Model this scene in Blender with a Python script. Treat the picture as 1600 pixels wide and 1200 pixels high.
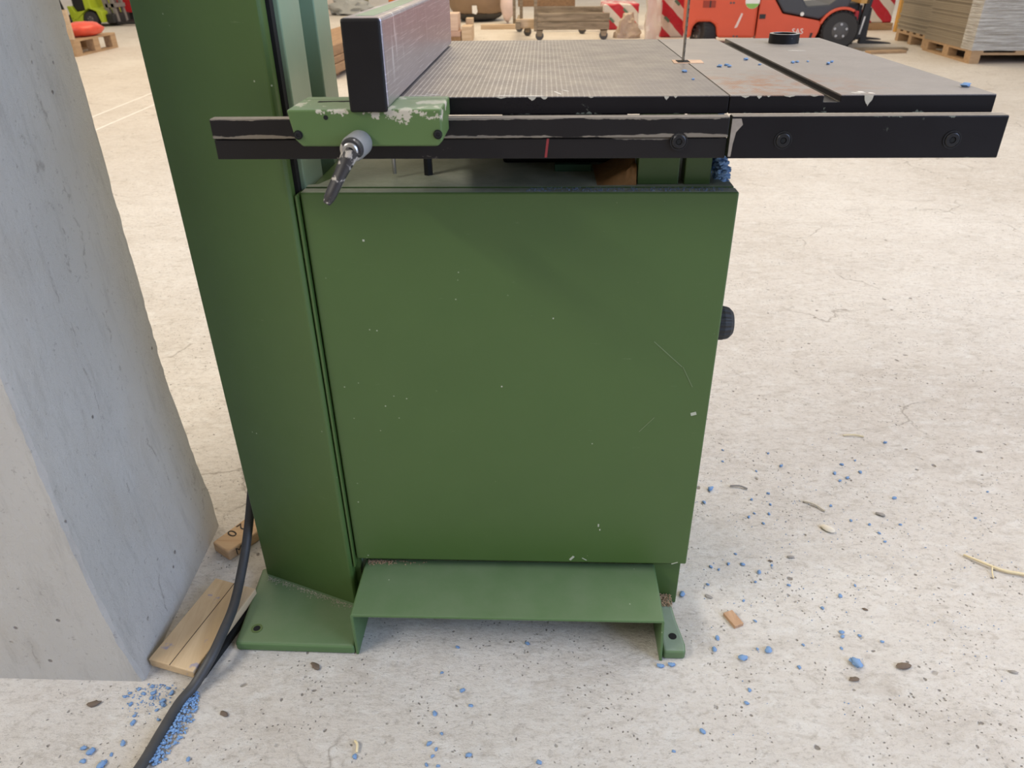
import bpy, bmesh, math, random
from mathutils import Vector, Matrix, Euler
random.seed(7)
C = bpy.context.scene
COL = C.collection
for o in list(bpy.data.objects):
    bpy.data.objects.remove(o, do_unlink=True)

# ------------------------------------------------------------------ camera
cam_d = bpy.data.cameras.new('camera'); cam = bpy.data.objects.new('camera', cam_d); COL.objects.link(cam)
cam_d.sensor_fit = 'HORIZONTAL'; cam_d.sensor_width = 36.0; cam_d.lens = 1161.24 / 1600 * 36.0
PI_, YA, RO = 0.527699444, -0.042698959, -0.013094021
fwd = Vector((math.sin(YA) * math.cos(PI_), math.cos(YA) * math.cos(PI_), -math.sin(PI_)))
rgt = Vector((math.cos(YA), -math.sin(YA), 0)); upv = rgt.cross(fwd)
r2 = rgt * math.cos(RO) + upv * math.sin(RO); u2 = upv * math.cos(RO) - rgt * math.sin(RO)
M = Matrix(((r2.x, u2.x, -fwd.x), (r2.y, u2.y, -fwd.y), (r2.z, u2.z, -fwd.z))).to_4x4()
M.translation = Vector((0, 0, 1.1)); cam.matrix_world = M
cam_d.clip_start = 0.02; cam_d.clip_end = 200
cam_d.dof.use_dof = True; cam_d.dof.focus_distance = 1.25; cam_d.dof.aperture_fstop = 9.0
C.camera = cam
C.view_settings.view_transform = 'Standard'; C.view_settings.look = 'None'
C.view_settings.gamma = 1.0; C.view_settings.use_curve_mapping = False
C.view_settings.exposure = 0.13

# ------------------------------------------------------------------ world and hall lights
W = bpy.data.worlds.new('hall_light'); C.world = W; W.use_nodes = True
nt = W.node_tree; nt.nodes.clear()
wo = nt.nodes.new('ShaderNodeOutputWorld'); wb = nt.nodes.new('ShaderNodeBackground')
tc = nt.nodes.new('ShaderNodeTexCoord'); sp = nt.nodes.new('ShaderNodeSeparateXYZ')
nt.links.new(tc.outputs['Generated'], sp.inputs[0])
rz = nt.nodes.new('ShaderNodeValToRGB'); nt.links.new(sp.outputs['Z'], rz.inputs[0])
rz.color_ramp.elements[0].position = 0.0; rz.color_ramp.elements[0].color = (0.46, 0.44, 0.41, 1)
rz.color_ramp.elements[1].position = 0.75; rz.color_ramp.elements[1].color = (1.0, 0.945, 0.865, 1)
mx = nt.nodes.new('ShaderNodeMapRange'); nt.links.new(sp.outputs['X'], mx.inputs[0])
mx.inputs[1].default_value = -0.6; mx.inputs[2].default_value = 0.9
tint = nt.nodes.new('ShaderNodeMix'); tint.data_type = 'RGBA'
nt.links.new(mx.outputs[0], tint.inputs[0])
tint.inputs[6].default_value = (0.92, 0.84, 0.72, 1); tint.inputs[7].default_value = (1.02, 1.04, 1.08, 1)
mul = nt.nodes.new('ShaderNodeMix'); mul.data_type = 'RGBA'; mul.blend_type = 'MULTIPLY'; mul.inputs[0].default_value = 1.0
nt.links.new(rz.outputs[0], mul.inputs[6]); nt.links.new(tint.outputs[2], mul.inputs[7])
my = nt.nodes.new('ShaderNodeMapRange'); nt.links.new(sp.outputs['Y'], my.inputs[0])
my.inputs[1].default_value = -0.7; my.inputs[2].default_value = 0.8; my.inputs[3].default_value = 0.48; my.inputs[4].default_value = 1.15
mu2 = nt.nodes.new('ShaderNodeMix'); mu2.data_type = 'RGBA'; mu2.blend_type = 'MULTIPLY'; mu2.inputs[0].default_value = 1.0
nt.links.new(mul.outputs[2], mu2.inputs[6]); nt.links.new(my.outputs[0], mu2.inputs[7])
nt.links.new(mu2.outputs[2], wb.inputs[0]); wb.inputs[1].default_value = 0.82
nt.links.new(wb.outputs[0], wo.inputs[0])


def area(name, loc, target, sx, sy, power, color):
    d = bpy.data.lights.new(name, 'AREA'); d.shape = 'RECTANGLE'; d.size = sx; d.size_y = sy
    d.energy = power; d.color = color
    o = bpy.data.objects.new(name, d); COL.objects.link(o); o.location = loc
    o.rotation_euler = (Vector(target) - Vector(loc)).to_track_quat('-Z', 'Y').to_euler()
    return o


area('daylight_gate', (5.4, -1.9, 3.2), (-0.4, 1.0, 0.5), 4.0, 4.0, 350, (0.50, 0.66, 1.0))
area('hall_lamp_near', (-4.3, -1.0, 4.6), (0.1, 0.8, 0.6), 3.4, 0.14, 250, (1.0, 0.95, 0.86))
area('fill_right', (2.6, 2.6, 5.0), (2.2, 2.2, 0.0), 3.0, 3.0, 135, (1.0, 0.95, 0.88))  # unseen fill light, added to brighten the floor right of the saw
area('hall_lamp_left', (-5.0, 7.0, 6.0), (-4.0, 8.0, 0), 5.0, 5.0, 200, (1.0, 0.76, 0.48))
area('hall_lamp_rear', (0.0, 13.0, 6.0), (0.0, 13.0, 0), 5.0, 3.0, 300, (1.0, 0.78, 0.48))


# ------------------------------------------------------------------ node helpers
def new_mat(name):
    m = bpy.data.materials.new(name); m.use_nodes = True
    n = m.node_tree; n.nodes.clear()
    out = n.nodes.new('ShaderNodeOutputMaterial'); b = n.nodes.new('ShaderNodeBsdfPrincipled')
    n.links.new(b.outputs[0], out.inputs[0])
    return m, n, b


def rgba(c): return (c[0], c[1], c[2], 1)


def coord(n, scale=(1, 1, 1), rot=(0, 0, 0)):
    t = n.nodes.new('ShaderNodeTexCoord'); mp = n.nodes.new('ShaderNodeMapping')
    mp.inputs['Scale'].default_value = scale; mp.inputs['Rotation'].default_value = rot
    n.links.new(t.outputs['Object'], mp.inputs[0]); return mp.outputs[0]


def noise(n, vec, scale, detail=4, rough=0.6, dist=0.0):
    t = n.nodes.new('ShaderNodeTexNoise'); t.inputs['Scale'].default_value = scale
    t.inputs['Detail'].default_value = detail; t.inputs['Roughness'].default_value = rough
    t.inputs['Distortion'].default_value = dist
    n.links.new(vec, t.inputs['Vector']); return t.outputs[0]


def ramp(n, v, stops):
    r = n.nodes.new('ShaderNodeValToRGB'); n.links.new(v, r.inputs[0])
    e = r.color_ramp.elements
    while len(e) < len(stops): e.new(0.5)
    for q, (p, c) in zip(e, stops):
        q.position = p; q.color = rgba(c) if not isinstance(c, (int, float)) else (c, c, c, 1)
    return r.outputs[0]


def mixc(n, f, a, b, mode='MIX'):
    x = n.nodes.new('ShaderNodeMix'); x.data_type = 'RGBA'; x.blend_type = mode
    for s, v in ((0, f), (6, a), (7, b)):
        if isinstance(v, (int, float)): x.inputs[s].default_value = v
        elif isinstance(v, tuple): x.inputs[s].default_value = rgba(v)
        else: n.links.new(v, x.inputs[s])
    return x.outputs[2]


def math_(n, op, a, b=None):
    x = n.nodes.new('ShaderNodeMath'); x.operation = op
    for i, v in enumerate((a, b)):
        if v is None: continue
        if isinstance(v, (int, float)): x.inputs[i].default_value = v
        else: n.links.new(v, x.inputs[i])
    return x.outputs[0]


def bump(n, b, h, strength, dist=0.002):
    k = n.nodes.new('ShaderNodeBump'); k.inputs['Strength'].default_value = strength
    k.inputs['Distance'].default_value = dist
    n.links.new(h, k.inputs['Height']); n.links.new(k.outputs[0], b.inputs['Normal'])


def plain(name, c, rough=0.6, metal=0.0, var=0.12, scale=20):
    m, n, b = new_mat(name)
    v = coord(n); f = noise(n, v, scale)
    col = mixc(n, f, tuple(x * (1 - var) for x in c), tuple(min(1, x * (1 + var)) for x in c))
    n.links.new(col, b.inputs['Base Color'])
    b.inputs['Roughness'].default_value = rough; b.inputs['Metallic'].default_value = metal
    return m


def paint(name, c, chipc, chip=0.0, rough=0.38, dust=0.0, dustc=(0.42, 0.40, 0.34), var=0.08, scuff=0.0, cs=9.0, specks=True, edges=(), cstretch=(1, 1, 1)):
    """painted steel: slight tone drift, small nicks, worn chips, loose dust lying on upward faces"""
    m, n, b = new_mat(name)
    v = coord(n)
    col = mixc(n, noise(n, v, 5, 3), tuple(x * (1 - var) for x in c), tuple(x * (1 + var) for x in c))
    if specks:                                                        # tiny pale nicks
        vo = n.nodes.new('ShaderNodeTexVoronoi'); vo.inputs['Scale'].default_value = 38
        n.links.new(v, vo.inputs['Vector'])
        msk = ramp(n, vo.outputs['Distance'], [(0.03, 1.0), (0.06, 0.0)])
        gate = ramp(n, noise(n, v, 7, 2), [(0.54, 0.0), (0.58, 1.0)])
        col = mixc(n, math_(n, 'MULTIPLY', math_(n, 'MULTIPLY', msk, gate), 0.7), col, chipc)
    if chip > 0:
        nv = noise(n, coord(n, cstretch), cs, 8, 0.68)
        if edges:                                                      # paint rubs off first along the edges
            sz = n.nodes.new('ShaderNodeSeparateXYZ'); n.links.new(v, sz.inputs[0])
            for ez, wd, amt in edges:
                k = ramp(n, math_(n, 'ABSOLUTE', math_(n, 'SUBTRACT', sz.outputs['Z'], ez)), [(0.0, amt), (wd, 0.0)])
                nv = math_(n, 'ADD', nv, k)
        f = ramp(n, nv, [(0.70 - chip, 0.0), (0.715 - chip, 1.0)])
        col = mixc(n, f, col, chipc)
    if scuff > 0:                                                      # fine scratches
        v2 = coord(n, (14, 14, 90), (0.5, 0.3, 0.6))
        f = ramp(n, noise(n, v2, 2.0, 6, 0.75), [(0.66, 0.0), (0.74, scuff)])
        col = mixc(n, f, col, chipc)
    rv = ramp(n, noise(n, v, 12, 5), [(0.3, rough * 0.85), (0.7, min(1, rough * 1.2))])
    if dust > 0:
        g = n.nodes.new('ShaderNodeNewGeometry'); s = n.nodes.new('ShaderNodeSeparateXYZ')
        n.links.new(g.outputs['Normal'], s.inputs[0])
        up_ = ramp(n, s.outputs['Z'], [(0.75, 0.0), (0.97, dust)])
        pat = ramp(n, noise(n, v, 14, 6, 0.7), [(0.3, 0.45), (0.65, 1.0)])
        f = math_(n, 'MULTIPLY', up_, pat)
        col = mixc(n, f, col, dustc)
        rv = mixc(n, f, rv, (0.9, 0.9, 0.9))
    n.links.new(col, b.inputs['Base Color']); n.links.new(rv, b.inputs['Roughness'])
    if 'black' in name: b.inputs['Specular IOR Level'].default_value = 0.3
    bump(n, b, noise(n, v, 260, 2), 0.06, 0.0006)
    return m


def wood(name, c, dark, scale=6, axis='X', rough=0.75, stain=None):
    m, n, b = new_mat(name)
    s = {'X': (1, 9, 9), 'Y': (9, 1, 9), 'Z': (9, 9, 1)}[axis]
    v = coord(n, s)
    col = mixc(n, ramp(n, noise(n, v, scale, 6, 0.65, 0.6), [(0.35, 0.0), (0.7, 1.0)]), c, dark)
    if stain:
        col = mixc(n, ramp(n, noise(n, coord(n), 28, 4, 0.6), [(0.66, 0.0), (0.71, 0.6)]), col, stain)
    n.links.new(col, b.inputs['Base Color']); b.inputs['Roughness'].default_value = rough
    bump(n, b, noise(n, v, scale * 4, 3), 0.25, 0.001)
    return m


GREEN = (0.057, 0.108, 0.026); PALE = (0.50, 0.53, 0.42)
M_green = paint('green_paint', GREEN, PALE, 0.0, 0.42, scuff=0.16)
M_green_top = paint('green_paint_dusty_lit', GREEN, PALE, 0.0, 0.42, dust=0.9, dustc=(0.42, 0.425, 0.345), scuff=0.1)  # real dust, coloured paler to stand in for light on the cabinet top
M_green_foot = paint('green_paint_foot', (0.079, 0.152, 0.056), PALE, 0.0, 0.45, dust=0.22, dustc=(0.30, 0.31, 0.24), scuff=0.12)
M_foot_dusty = paint('green_paint_dusty_foot', (0.10, 0.165, 0.075), PALE, 0.0, 0.5, dust=0.75, dustc=(0.24, 0.29, 0.25))
M_green_lit = paint('green_paint_lit', (0.22, 0.315, 0.21), PALE, 0.0, 0.35, specks=False)  # same green painted lighter, as if lit, for the right-facing spine strips
M_green_head = paint('green_paint_chipped', (0.082, 0.142, 0.044), (0.46, 0.42, 0.34), 0.04, 0.45, dust=0.5, dustc=(0.33, 0.40, 0.31), cs=30, edges=((0.019, 0.016, 0.13), ))
M_black = paint('black_paint', (0.006, 0.005, 0.007), (0.13, 0.145, 0.12), 0.02, 0.3, scuff=0.10, cs=22, edges=((0.8745, 0.006, 0.1), (0.924, 0.004, 0.12)))
M_black_worn = paint('black_paint_worn', (0.009, 0.0075, 0.0085), (0.19, 0.165, 0.135), 0.03, 0.42, scuff=0.3, cs=13, edges=((0.9015, 0.006, 0.19), (0.9235, 0.004, 0.17)), cstretch=(0.35, 1, 1.6))
M_black_end = paint('black_plastic_cap', (0.006, 0.005, 0.006), (0.25, 0.23, 0.2), 0.0, 0.5)
M_bolt = plain('black_bolt', (0.025, 0.025, 0.028), 0.35, 0.6)
M_hole = plain('dark_recess', (0.004, 0.004, 0.004), 0.9)
M_steel = plain('bare_steel', (0.45, 0.44, 0.43), 0.35, 0.9)
M_blade = plain('blade_steel', (0.22, 0.20, 0.17), 0.4, 0.8)
M_rubber = plain('black_rubber', (0.02, 0.02, 0.021), 0.6)
M_cable = plain('cable_rubber', (0.045, 0.044, 0.045), 0.55, 0, 0.3, 60)
M_lever = paint('lever_worn_paint', (0.03, 0.028, 0.03), (0.40, 0.37, 0.34), 0.165, 0.42, cs=38)
M_levergrey = paint('lever_hub_grey', (0.20, 0.20, 0.20), (0.42, 0.38, 0.34), 0.10, 0.45, cs=45)


def make_concrete_floor():
    m, n, b = new_mat('concrete_floor')
    v = coord(n); vs = coord(n, (1, 1.7, 1))
    big = noise(n, v, 0.9, 5, 0.6, 0.4)
    col = mixc(n, ramp(n, big, [(0.30, 0.0), (0.72, 1.0)]), (0.63, 0.575, 0.515), (0.79, 0.75, 0.70))
    mid = noise(n, vs, 5.5, 7, 0.72, 0.5)
    col = mixc(n, ramp(n, mid, [(0.50, 0.0), (0.78, 0.55)]), col, (0.40, 0.345, 0.285))
    pale = noise(n, vs, 11, 7, 0.75, 0.3)
    col = mixc(n, ramp(n, pale, [(0.50, 0.0), (0.66, 0.55)]), col, (0.80, 0.78, 0.745))
    spall = noise(n, coord(n, (1, 1.9, 1)), 24, 9, 0.8, 0.6)
    col = mixc(n, ramp(n, spall, [(0.53, 0.0), (0.62, 0.5)]), col, (0.45, 0.395, 0.335))
    col = mixc(n, ramp(n, spall, [(0.36, 0.5), (0.46, 0.0)]), col, (0.82, 0.80, 0.76))
    fine = noise(n, vs, 62, 7, 0.8)
    col = mixc(n, ramp(n, fine, [(0.52, 0.0), (0.66, 0.6)]), col, (0.33, 0.29, 0.25))
    gr = noise(n, v, 260, 3, 0.7)
    col = mixc(n, ramp(n, gr, [(0.58, 0.0), (0.72, 0.40)]), col, (0.27, 0.245, 0.22))
    # pits
    wv = n.nodes.new('ShaderNodeVectorMath'); wv.operation = 'ADD'
    tn = n.nodes.new('ShaderNodeTexNoise'); tn.inputs['Scale'].default_value = 30; n.links.new(v, tn.inputs['Vector'])
    sc = n.nodes.new('ShaderNodeVectorMath'); sc.operation = 'SCALE'; sc.inputs['Scale'].default_value = 0.02
    n.links.new(tn.outputs['Color'], sc.inputs[0]); n.links.new(v, wv.inputs[0]); n.links.new(sc.outputs[0], wv.inputs[1])
    pits = None
    for s_, lo, hi, gs, g0 in ((15, 0.07, 0.10, 3.0, 0.50), (42, 0.09, 0.13, 5.0, 0.49), (95, 0.11, 0.17, 7.0, 0.47)):
        vo = n.nodes.new('ShaderNodeTexVoronoi'); vo.inputs['Scale'].default_value = s_
        n.links.new(wv.outputs[0], vo.inputs['Vector'])
        k = ramp(n, vo.outputs['Distance'], [(lo, 1.0), (hi, 0.0)])
        g = ramp(n, noise(n, v, gs, 3), [(g0, 0.0), (g0 + 0.07, 1.0)])
        k = math_(n, 'MULTIPLY', k, g)
        pits = k if pits is None else math_(n, 'MAXIMUM', pits, k)
    col = mixc(n, math_(n, 'MULTIPLY', pits, 0.75), col, (0.13, 0.105, 0.085))
    # hairline cracks
    ve = n.nodes.new('ShaderNodeTexVoronoi'); ve.feature = 'DISTANCE_TO_EDGE'; ve.inputs['Scale'].default_value = 1.5
    wv2 = n.nodes.new('ShaderNodeVectorMath'); wv2.operation = 'ADD'
    tn2 = n.nodes.new('ShaderNodeTexNoise'); tn2.inputs['Scale'].default_value = 5; tn2.inputs['Detail'].default_value = 6
    n.links.new(v, tn2.inputs['Vector'])
    sc2 = n.nodes.new('ShaderNodeVectorMath'); sc2.operation = 'SCALE'; sc2.inputs['Scale'].default_value = 0.25
    n.links.new(tn2.outputs['Color'], sc2.inputs[0]); n.links.new(v, wv2.inputs[0]); n.links.new(sc2.outputs[0], wv2.inputs[1])
    n.links.new(wv2.outputs[0], ve.inputs['Vector'])
    crack = ramp(n, ve.outputs['Distance'], [(0.0, 1.0), (0.006, 0.0)])
    cg = ramp(n, noise(n, v, 1.7, 2), [(0.52, 0.0), (0.58, 0.7)])
    cr = math_(n, 'MULTIPLY', crack, cg)
    col = mixc(n, cr, col, (0.26, 0.22, 0.18))
    n.links.new(col, b.inputs['Base Color'])
    n.links.new(ramp(n, pale, [(0.35, 0.72), (0.7, 0.5)]), b.inputs['Roughness'])
    h = math_(n, 'ADD', math_(n, 'MULTIPLY', noise(n, vs, 45, 8, 0.8), 1.0), math_(n, 'MULTIPLY', pits, -0.6))
    bump(n, b, h, 0.9, 0.007)
    return m


def make_pillar_concrete():
    m, n, b = new_mat('pillar_concrete')
    v = coord(n); vz = coord(n, (6, 6, 1))
    col = mixc(n, noise(n, v, 4, 5), (0.53, 0.505, 0.465), (0.66, 0.64, 0.605))
    col = mixc(n, ramp(n, noise(n, vz, 7, 6, 0.7), [(0.52, 0.0), (0.72, 0.4)]), col, (0.36, 0.34, 0.31))
    col = mixc(n, ramp(n, noise(n, v, 90, 5, 0.75), [(0.60, 0.0), (0.68, 0.55)]), col, (0.30, 0.27, 0.25))
    vo = n.nodes.new('ShaderNodeTexVoronoi'); vo.inputs['Scale'].default_value = 26; n.links.new(v, vo.inputs['Vector'])
    pit = math_(n, 'MULTIPLY', ramp(n, vo.outputs['Distance'], [(0.07, 1.0), (0.11, 0.0)]), ramp(n, noise(n, v, 5, 2), [(0.5, 0.0), (0.55, 1.0)]))
    col = mixc(n, math_(n, 'MULTIPLY', pit, 0.75), col, (0.14, 0.115, 0.11))
    vp = n.nodes.new('ShaderNodeTexVoronoi'); vp.feature = 'DISTANCE_TO_EDGE'; vp.inputs['Scale'].default_value = 4.2
    dv = n.nodes.new('ShaderNodeVectorMath'); dv.operation = 'ADD'; n.links.new(coord(n, (1.2, 1.2, 0.12)), dv.inputs[0])
    dn = n.nodes.new('ShaderNodeTexNoise'); dn.inputs['Scale'].default_value = 14; dn.inputs['Detail'].default_value = 6; n.links.new(v, dn.inputs['Vector'])
    ds = n.nodes.new('ShaderNodeVectorMath'); ds.operation = 'SCALE'; ds.inputs['Scale'].default_value = 0.06; n.links.new(dn.outputs['Color'], ds.inputs[0]); n.links.new(ds.outputs[0], dv.inputs[1])
    n.links.new(dv.outputs[0], vp.inputs['Vector'])
    crk = math_(n, 'MULTIPLY', ramp(n, vp.outputs['Distance'], [(0.0, 1.0), (0.012, 0.0)]), ramp(n, noise(n, v, 22, 5, 0.8), [(0.52, 0.0), (0.58, 0.6)]))
    col = mixc(n, crk, col, (0.27, 0.24, 0.21))
    col = mixc(n, ramp(n, noise(n, coord(n, (1.5, 1.5, 0.5)), 3.2, 4), [(0.52, 0.0), (0.70, 0.45)]), col, (0.50, 0.44, 0.36))
    n.links.new(col, b.inputs['Base Color']); b.inputs['Roughness'].default_value = 0.85
    h = math_(n, 'ADD', math_(n, 'MULTIPLY', noise(n, coord(n, (1, 1, 0.7)), 85, 9, 0.8), 1.5), math_(n, 'MULTIPLY', pit, -1.0))
    h = math_(n, 'ADD', h, noise(n, v, 9, 4))
    bump(n, b, h, 0.75, 0.007)
    return m


def make_table_top(name, grooves):
    m, n, b = new_mat(name)
    v = coord(n)
    c = mixc(n, noise(n, v, 6, 5, 0.65), (0.205, 0.186, 0.18), (0.315, 0.288, 0.275))
    sm = ramp(n, noise(n, coord(n, (5, 1, 1)), 7, 7, 0.75), [(0.56, 0.0), (0.72, 0.55)])
    c = mixc(n, sm, c, (0.22, 0.19, 0.17))
    if not grooves:                                                   # rust patch beside the slot
        t = n.nodes.new('ShaderNodeTexCoord'); d = n.nodes.new('ShaderNodeVectorMath'); d.operation = 'DISTANCE'
        d.inputs[1].default_value = (0.34, -0.01, 0.945)
        n.links.new(t.outputs['Object'], d.inputs[0])
        near = ramp(n, d.outputs['Value'], [(0.0, 1.0), (0.17, 0.0)])
        ru = math_(n, 'MULTIPLY', ramp(n, noise(n, v, 30, 7, 0.75), [(0.45, 0.0), (0.58, 0.95)]), near)
        c = mixc(n, ru, c, (0.26, 0.12, 0.06))
    sx = n.nodes.new('ShaderNodeSeparateXYZ'); n.links.new(v, sx.inputs[0])
    pitch = 0.0066 if grooves else 0.0035
    fx = math_(n, 'FRACT', math_(n, 'DIVIDE', sx.outputs['X'], pitch))
    lx = ramp(n, math_(n, 'ABSOLUTE', math_(n, 'SUBTRACT', fx, 0.5)), [(0.05, 1.0), (0.22, 0.0)])
    fy = math_(n, 'FRACT', math_(n, 'DIVIDE', sx.outputs['Y'], 0.0055))
    ly = ramp(n, math_(n, 'ABSOLUTE', math_(n, 'SUBTRACT', fy, 0.5)), [(0.05, 1.0), (0.25, 0.0)])
    if grooves:
        fade = ramp(n, sx.outputs['X'], [(0.0, 1.0), (0.16, 0.15)])
        pat = math_(n, 'MULTIPLY', math_(n, 'MAXIMUM', lx, math_(n, 'MULTIPLY', ly, 0.22)), fade)
        brk = ramp(n, noise(n, v, 90, 2), [(0.35, 0.4), (0.6, 1.0)])
        pat = math_(n, 'MULTIPLY', pat, brk)
        c = mixc(n, math_(n, 'MULTIPLY', pat, 0.6), mixc(n, 1.0, c, (0.66, 0.66, 0.68), 'MULTIPLY'), (0.56, 0.54, 0.52))
    else:
        c = mixc(n, math_(n, 'MULTIPLY', lx, 0.15), c, (0.5, 0.48, 0.46))
    wp = ramp(n, noise(n, v, 34, 7, 0.7), [(0.735, 0.0), (0.75, 0.8)])       # pale paint smears
    c = mixc(n, wp, c, (0.75, 0.73, 0.68))
    n.links.new(c, b.inputs['Base Color']); b.inputs['Metallic'].default_value = 0.35
    n.links.new(ramp(n, noise(n, v, 18, 5), [(0.3, 0.36), (0.7, 0.55)]), b.inputs['Roughness'])
    bump(n, b, lx, 0.12, 0.0008)
    return m


def make_fence_face():
    m, n, b = new_mat('scratched_aluminium')
    v = coord(n)
    c = mixc(n, noise(n, v, 9, 5, 0.6), (0.34, 0.30, 0.34), (0.50, 0.47, 0.51))
    s1 = ramp(n, noise(n, coord(n, (1, 4, 260), (0.42, 0, 0)), 2, 4, 0.7), [(0.54, 0.0), (0.64, 0.75)])
    c = mixc(n, s1, c, (0.75, 0.74, 0.78))
    s2 = ramp(n, noise(n, coord(n, (1, 60, 6), (0.16, 0, 0)), 1.4, 5, 0.65), [(0.57, 0.0), (0.63, 1.0)])
    sy = n.nodes.new('ShaderNodeSeparateXYZ'); n.links.new(v, sy.inputs[0])
    s2 = math_(n, 'MULTIPLY', s2, ramp(n, sy.outputs['Z'], [(0.040, 0.0), (0.075, 1.0)]))
    s2 = math_(n, 'MULTIPLY', s2, ramp(n, sy.outputs['Y'], [(0.0, 1.0), (0.22, 0.25)]))
    c = mixc(n, s2, c, (0.85, 0.86, 0.92))
    n.links.new(c, b.inputs['Base Color']); b.inputs['Metallic'].default_value = 0.8
    b.inputs['Roughness'].default_value = 0.3
    return m


M_floor = make_concrete_floor(); M_pillar = make_pillar_concrete()
M_tabL = make_table_top('table_iron_grooved', True); M_tabR = make_table_top('table_iron', False)
M_fence = make_fence_face()
M_plank = wood('pale_plank', (0.56, 0.42, 0.26), (0.44, 0.31, 0.18), 5, 'Y', stain=(0.16, 0.19, 0.36))
M_offcut = wood('offcut_wood', (0.58, 0.40, 0.24), (0.46, 0.29, 0.16), 8, 'X')
M_oldwood = wood('weathered_wood', (0.36, 0.29, 0.21), (0.13, 0.10, 0.065), 3, 'X')
M_newwood = wood('light_timber', (0.64, 0.50, 0.36), (0.50, 0.36, 0.23), 3, 'X')
M_brownwood = wood('brown_timber', (0.34, 0.21, 0.11), (0.22, 0.13, 0.07), 3, 'Y')
M_pinkwood = wood('pinkish_timber', (0.72, 0.56, 0.46), (0.60, 0.44, 0.35), 4, 'X')
M_pallet = wood('pallet_wood', (0.50, 0.34, 0.20), (0.34, 0.22, 0.13), 4, 'X')
M_insert = wood('insert_wood', (0.66, 0.46, 0.32), (0.55, 0.36, 0.24), 10, 'X')
M_blue = plain('blue_foam', (0.16, 0.27, 0.46), 0.85, 0, 0.35, 90)
M_bluedust = plain('blue_foam_pile', (0.17, 0.30, 0.52), 0.85, 0, 0.4, 120)
M_orange = paint('orange_red_paint', (0.68, 0.10, 0.045), (0.5, 0.45, 0.42), 0.0, 0.4, specks=False)
M_lime = plain('lime_paint', (0.44, 0.56, 0.03), 0.45)
M_red = plain('red_paint', (0.55, 0.02, 0.03), 0.45)
M_charcoal = plain('charcoal_plastic', (0.055, 0.06, 0.075), 0.5)
M_dark = plain('dark_machinery', (0.02, 0.02, 0.022), 0.5)
M_tyre = plain('tyre_rubber', (0.035, 0.035, 0.038), 0.75)
M_hub = plain('hub_grey', (0.085, 0.085, 0.09), 0.5)
M_mastgrey = plain('mast_grey', (0.22, 0.20, 0.19), 0.5)
M_white = plain('white_print', (0.82, 0.82, 0.82), 0.5)
M_redbag = plain('red_plastic_bag', (0.75, 0.09, 0.05), 0.35, 0, 0.3, 12)
M_greybag = plain('grey_plastic', (0.4, 0.42, 0.42), 0.4)
M_sack = plain('brown_sack', (0.28, 0.19, 0.12), 0.7, 0, 0.25, 3)
M_sackrim = plain('dark_sack_edge', (0.07, 0.065, 0.06), 0.8, 0, 0.4, 10)
M_pinkbag = plain('pink_white_plastic', (0.75, 0.6, 0.57), 0.4, 0, 0.2, 6)
M_wfilm = plain('white_film', (0.70, 0.64, 0.61), 0.35, 0, 0.1, 6)
M_paper = plain('beige_wrap', (0.48, 0.37, 0.29), 0.5, 0, 0.3, 8)
M_yellow = plain('yellow_post_paint', (0.62, 0.36, 0.10), 0.5)
M_whitepost = plain('white_post_paint', (0.72, 0.66, 0.62), 0.7)
M_ink = plain('black_ink', (0.04, 0.03, 0.025), 0.8)
M_greenprint = plain('green_print', (0.12, 0.22, 0.17), 0.6)
M_stickgreen = plain('sticker_green', (0.25, 0.5, 0.12), 0.5)
M_stone = plain('brown_chip', (0.13, 0.095, 0.07), 0.8, 0, 0.3, 90)
M_greystone = plain('grey_chip', (0.26, 0.24, 0.22), 0.8, 0, 0.3, 90)
M_straw = plain('pale_straw', (0.66, 0.56, 0.36), 0.7, 0, 0.15, 60)
M_shav = plain('pale_shaving', (0.62, 0.56, 0.46), 0.8, 0, 0.15, 60)
M_dust = plain('wood_dust', (0.40, 0.27, 0.17), 0.95, 0, 0.35, 150)
M_browndust = plain('brown_dust', (0.34, 0.17, 0.06), 0.95, 0, 0.4, 120)
M_chip = plain('chipped_edge', (0.45, 0.42, 0.35), 0.7, 0, 0.25, 200)
M_worn = plain('worn_metal', (0.26, 0.225, 0.19), 0.6, 0, 0.3, 120)
M_scr = plain('door_scratch', (0.15, 0.205, 0.10), 0.6)
M_line = plain('white_floor_paint', (0.82, 0.80, 0.76), 0.7, 0, 0.1, 15)


def make_stripes(name, red=(0.55, 0.025, 0.05), white=(0.74, 0.70, 0.66), period=0.36):
    m, n, b = new_mat(name)
    s = n.nodes.new('ShaderNodeSeparateXYZ'); n.links.new(coord(n), s.inputs[0])
    u = math_(n, 'ADD', math_(n, 'ADD', s.outputs['X'], s.outputs['Y']), math_(n, 'MULTIPLY', s.outputs['Z'], 1.05))
    f = math_(n, 'FRACT', math_(n, 'DIVIDE', u, period))
    c = mixc(n, ramp(n, f, [(0.44, 0.0), (0.46, 1.0)]), white, red)
    n.links.new(c, b.inputs['Base Color']); b.inputs['Roughness'].default_value = 0.3
    bump(n, b, noise(n, coord(n), 9, 4, 0.6, 0.8), 0.6, 0.03)
    return m


M_stripe = make_stripes('red_white_film')


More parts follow.
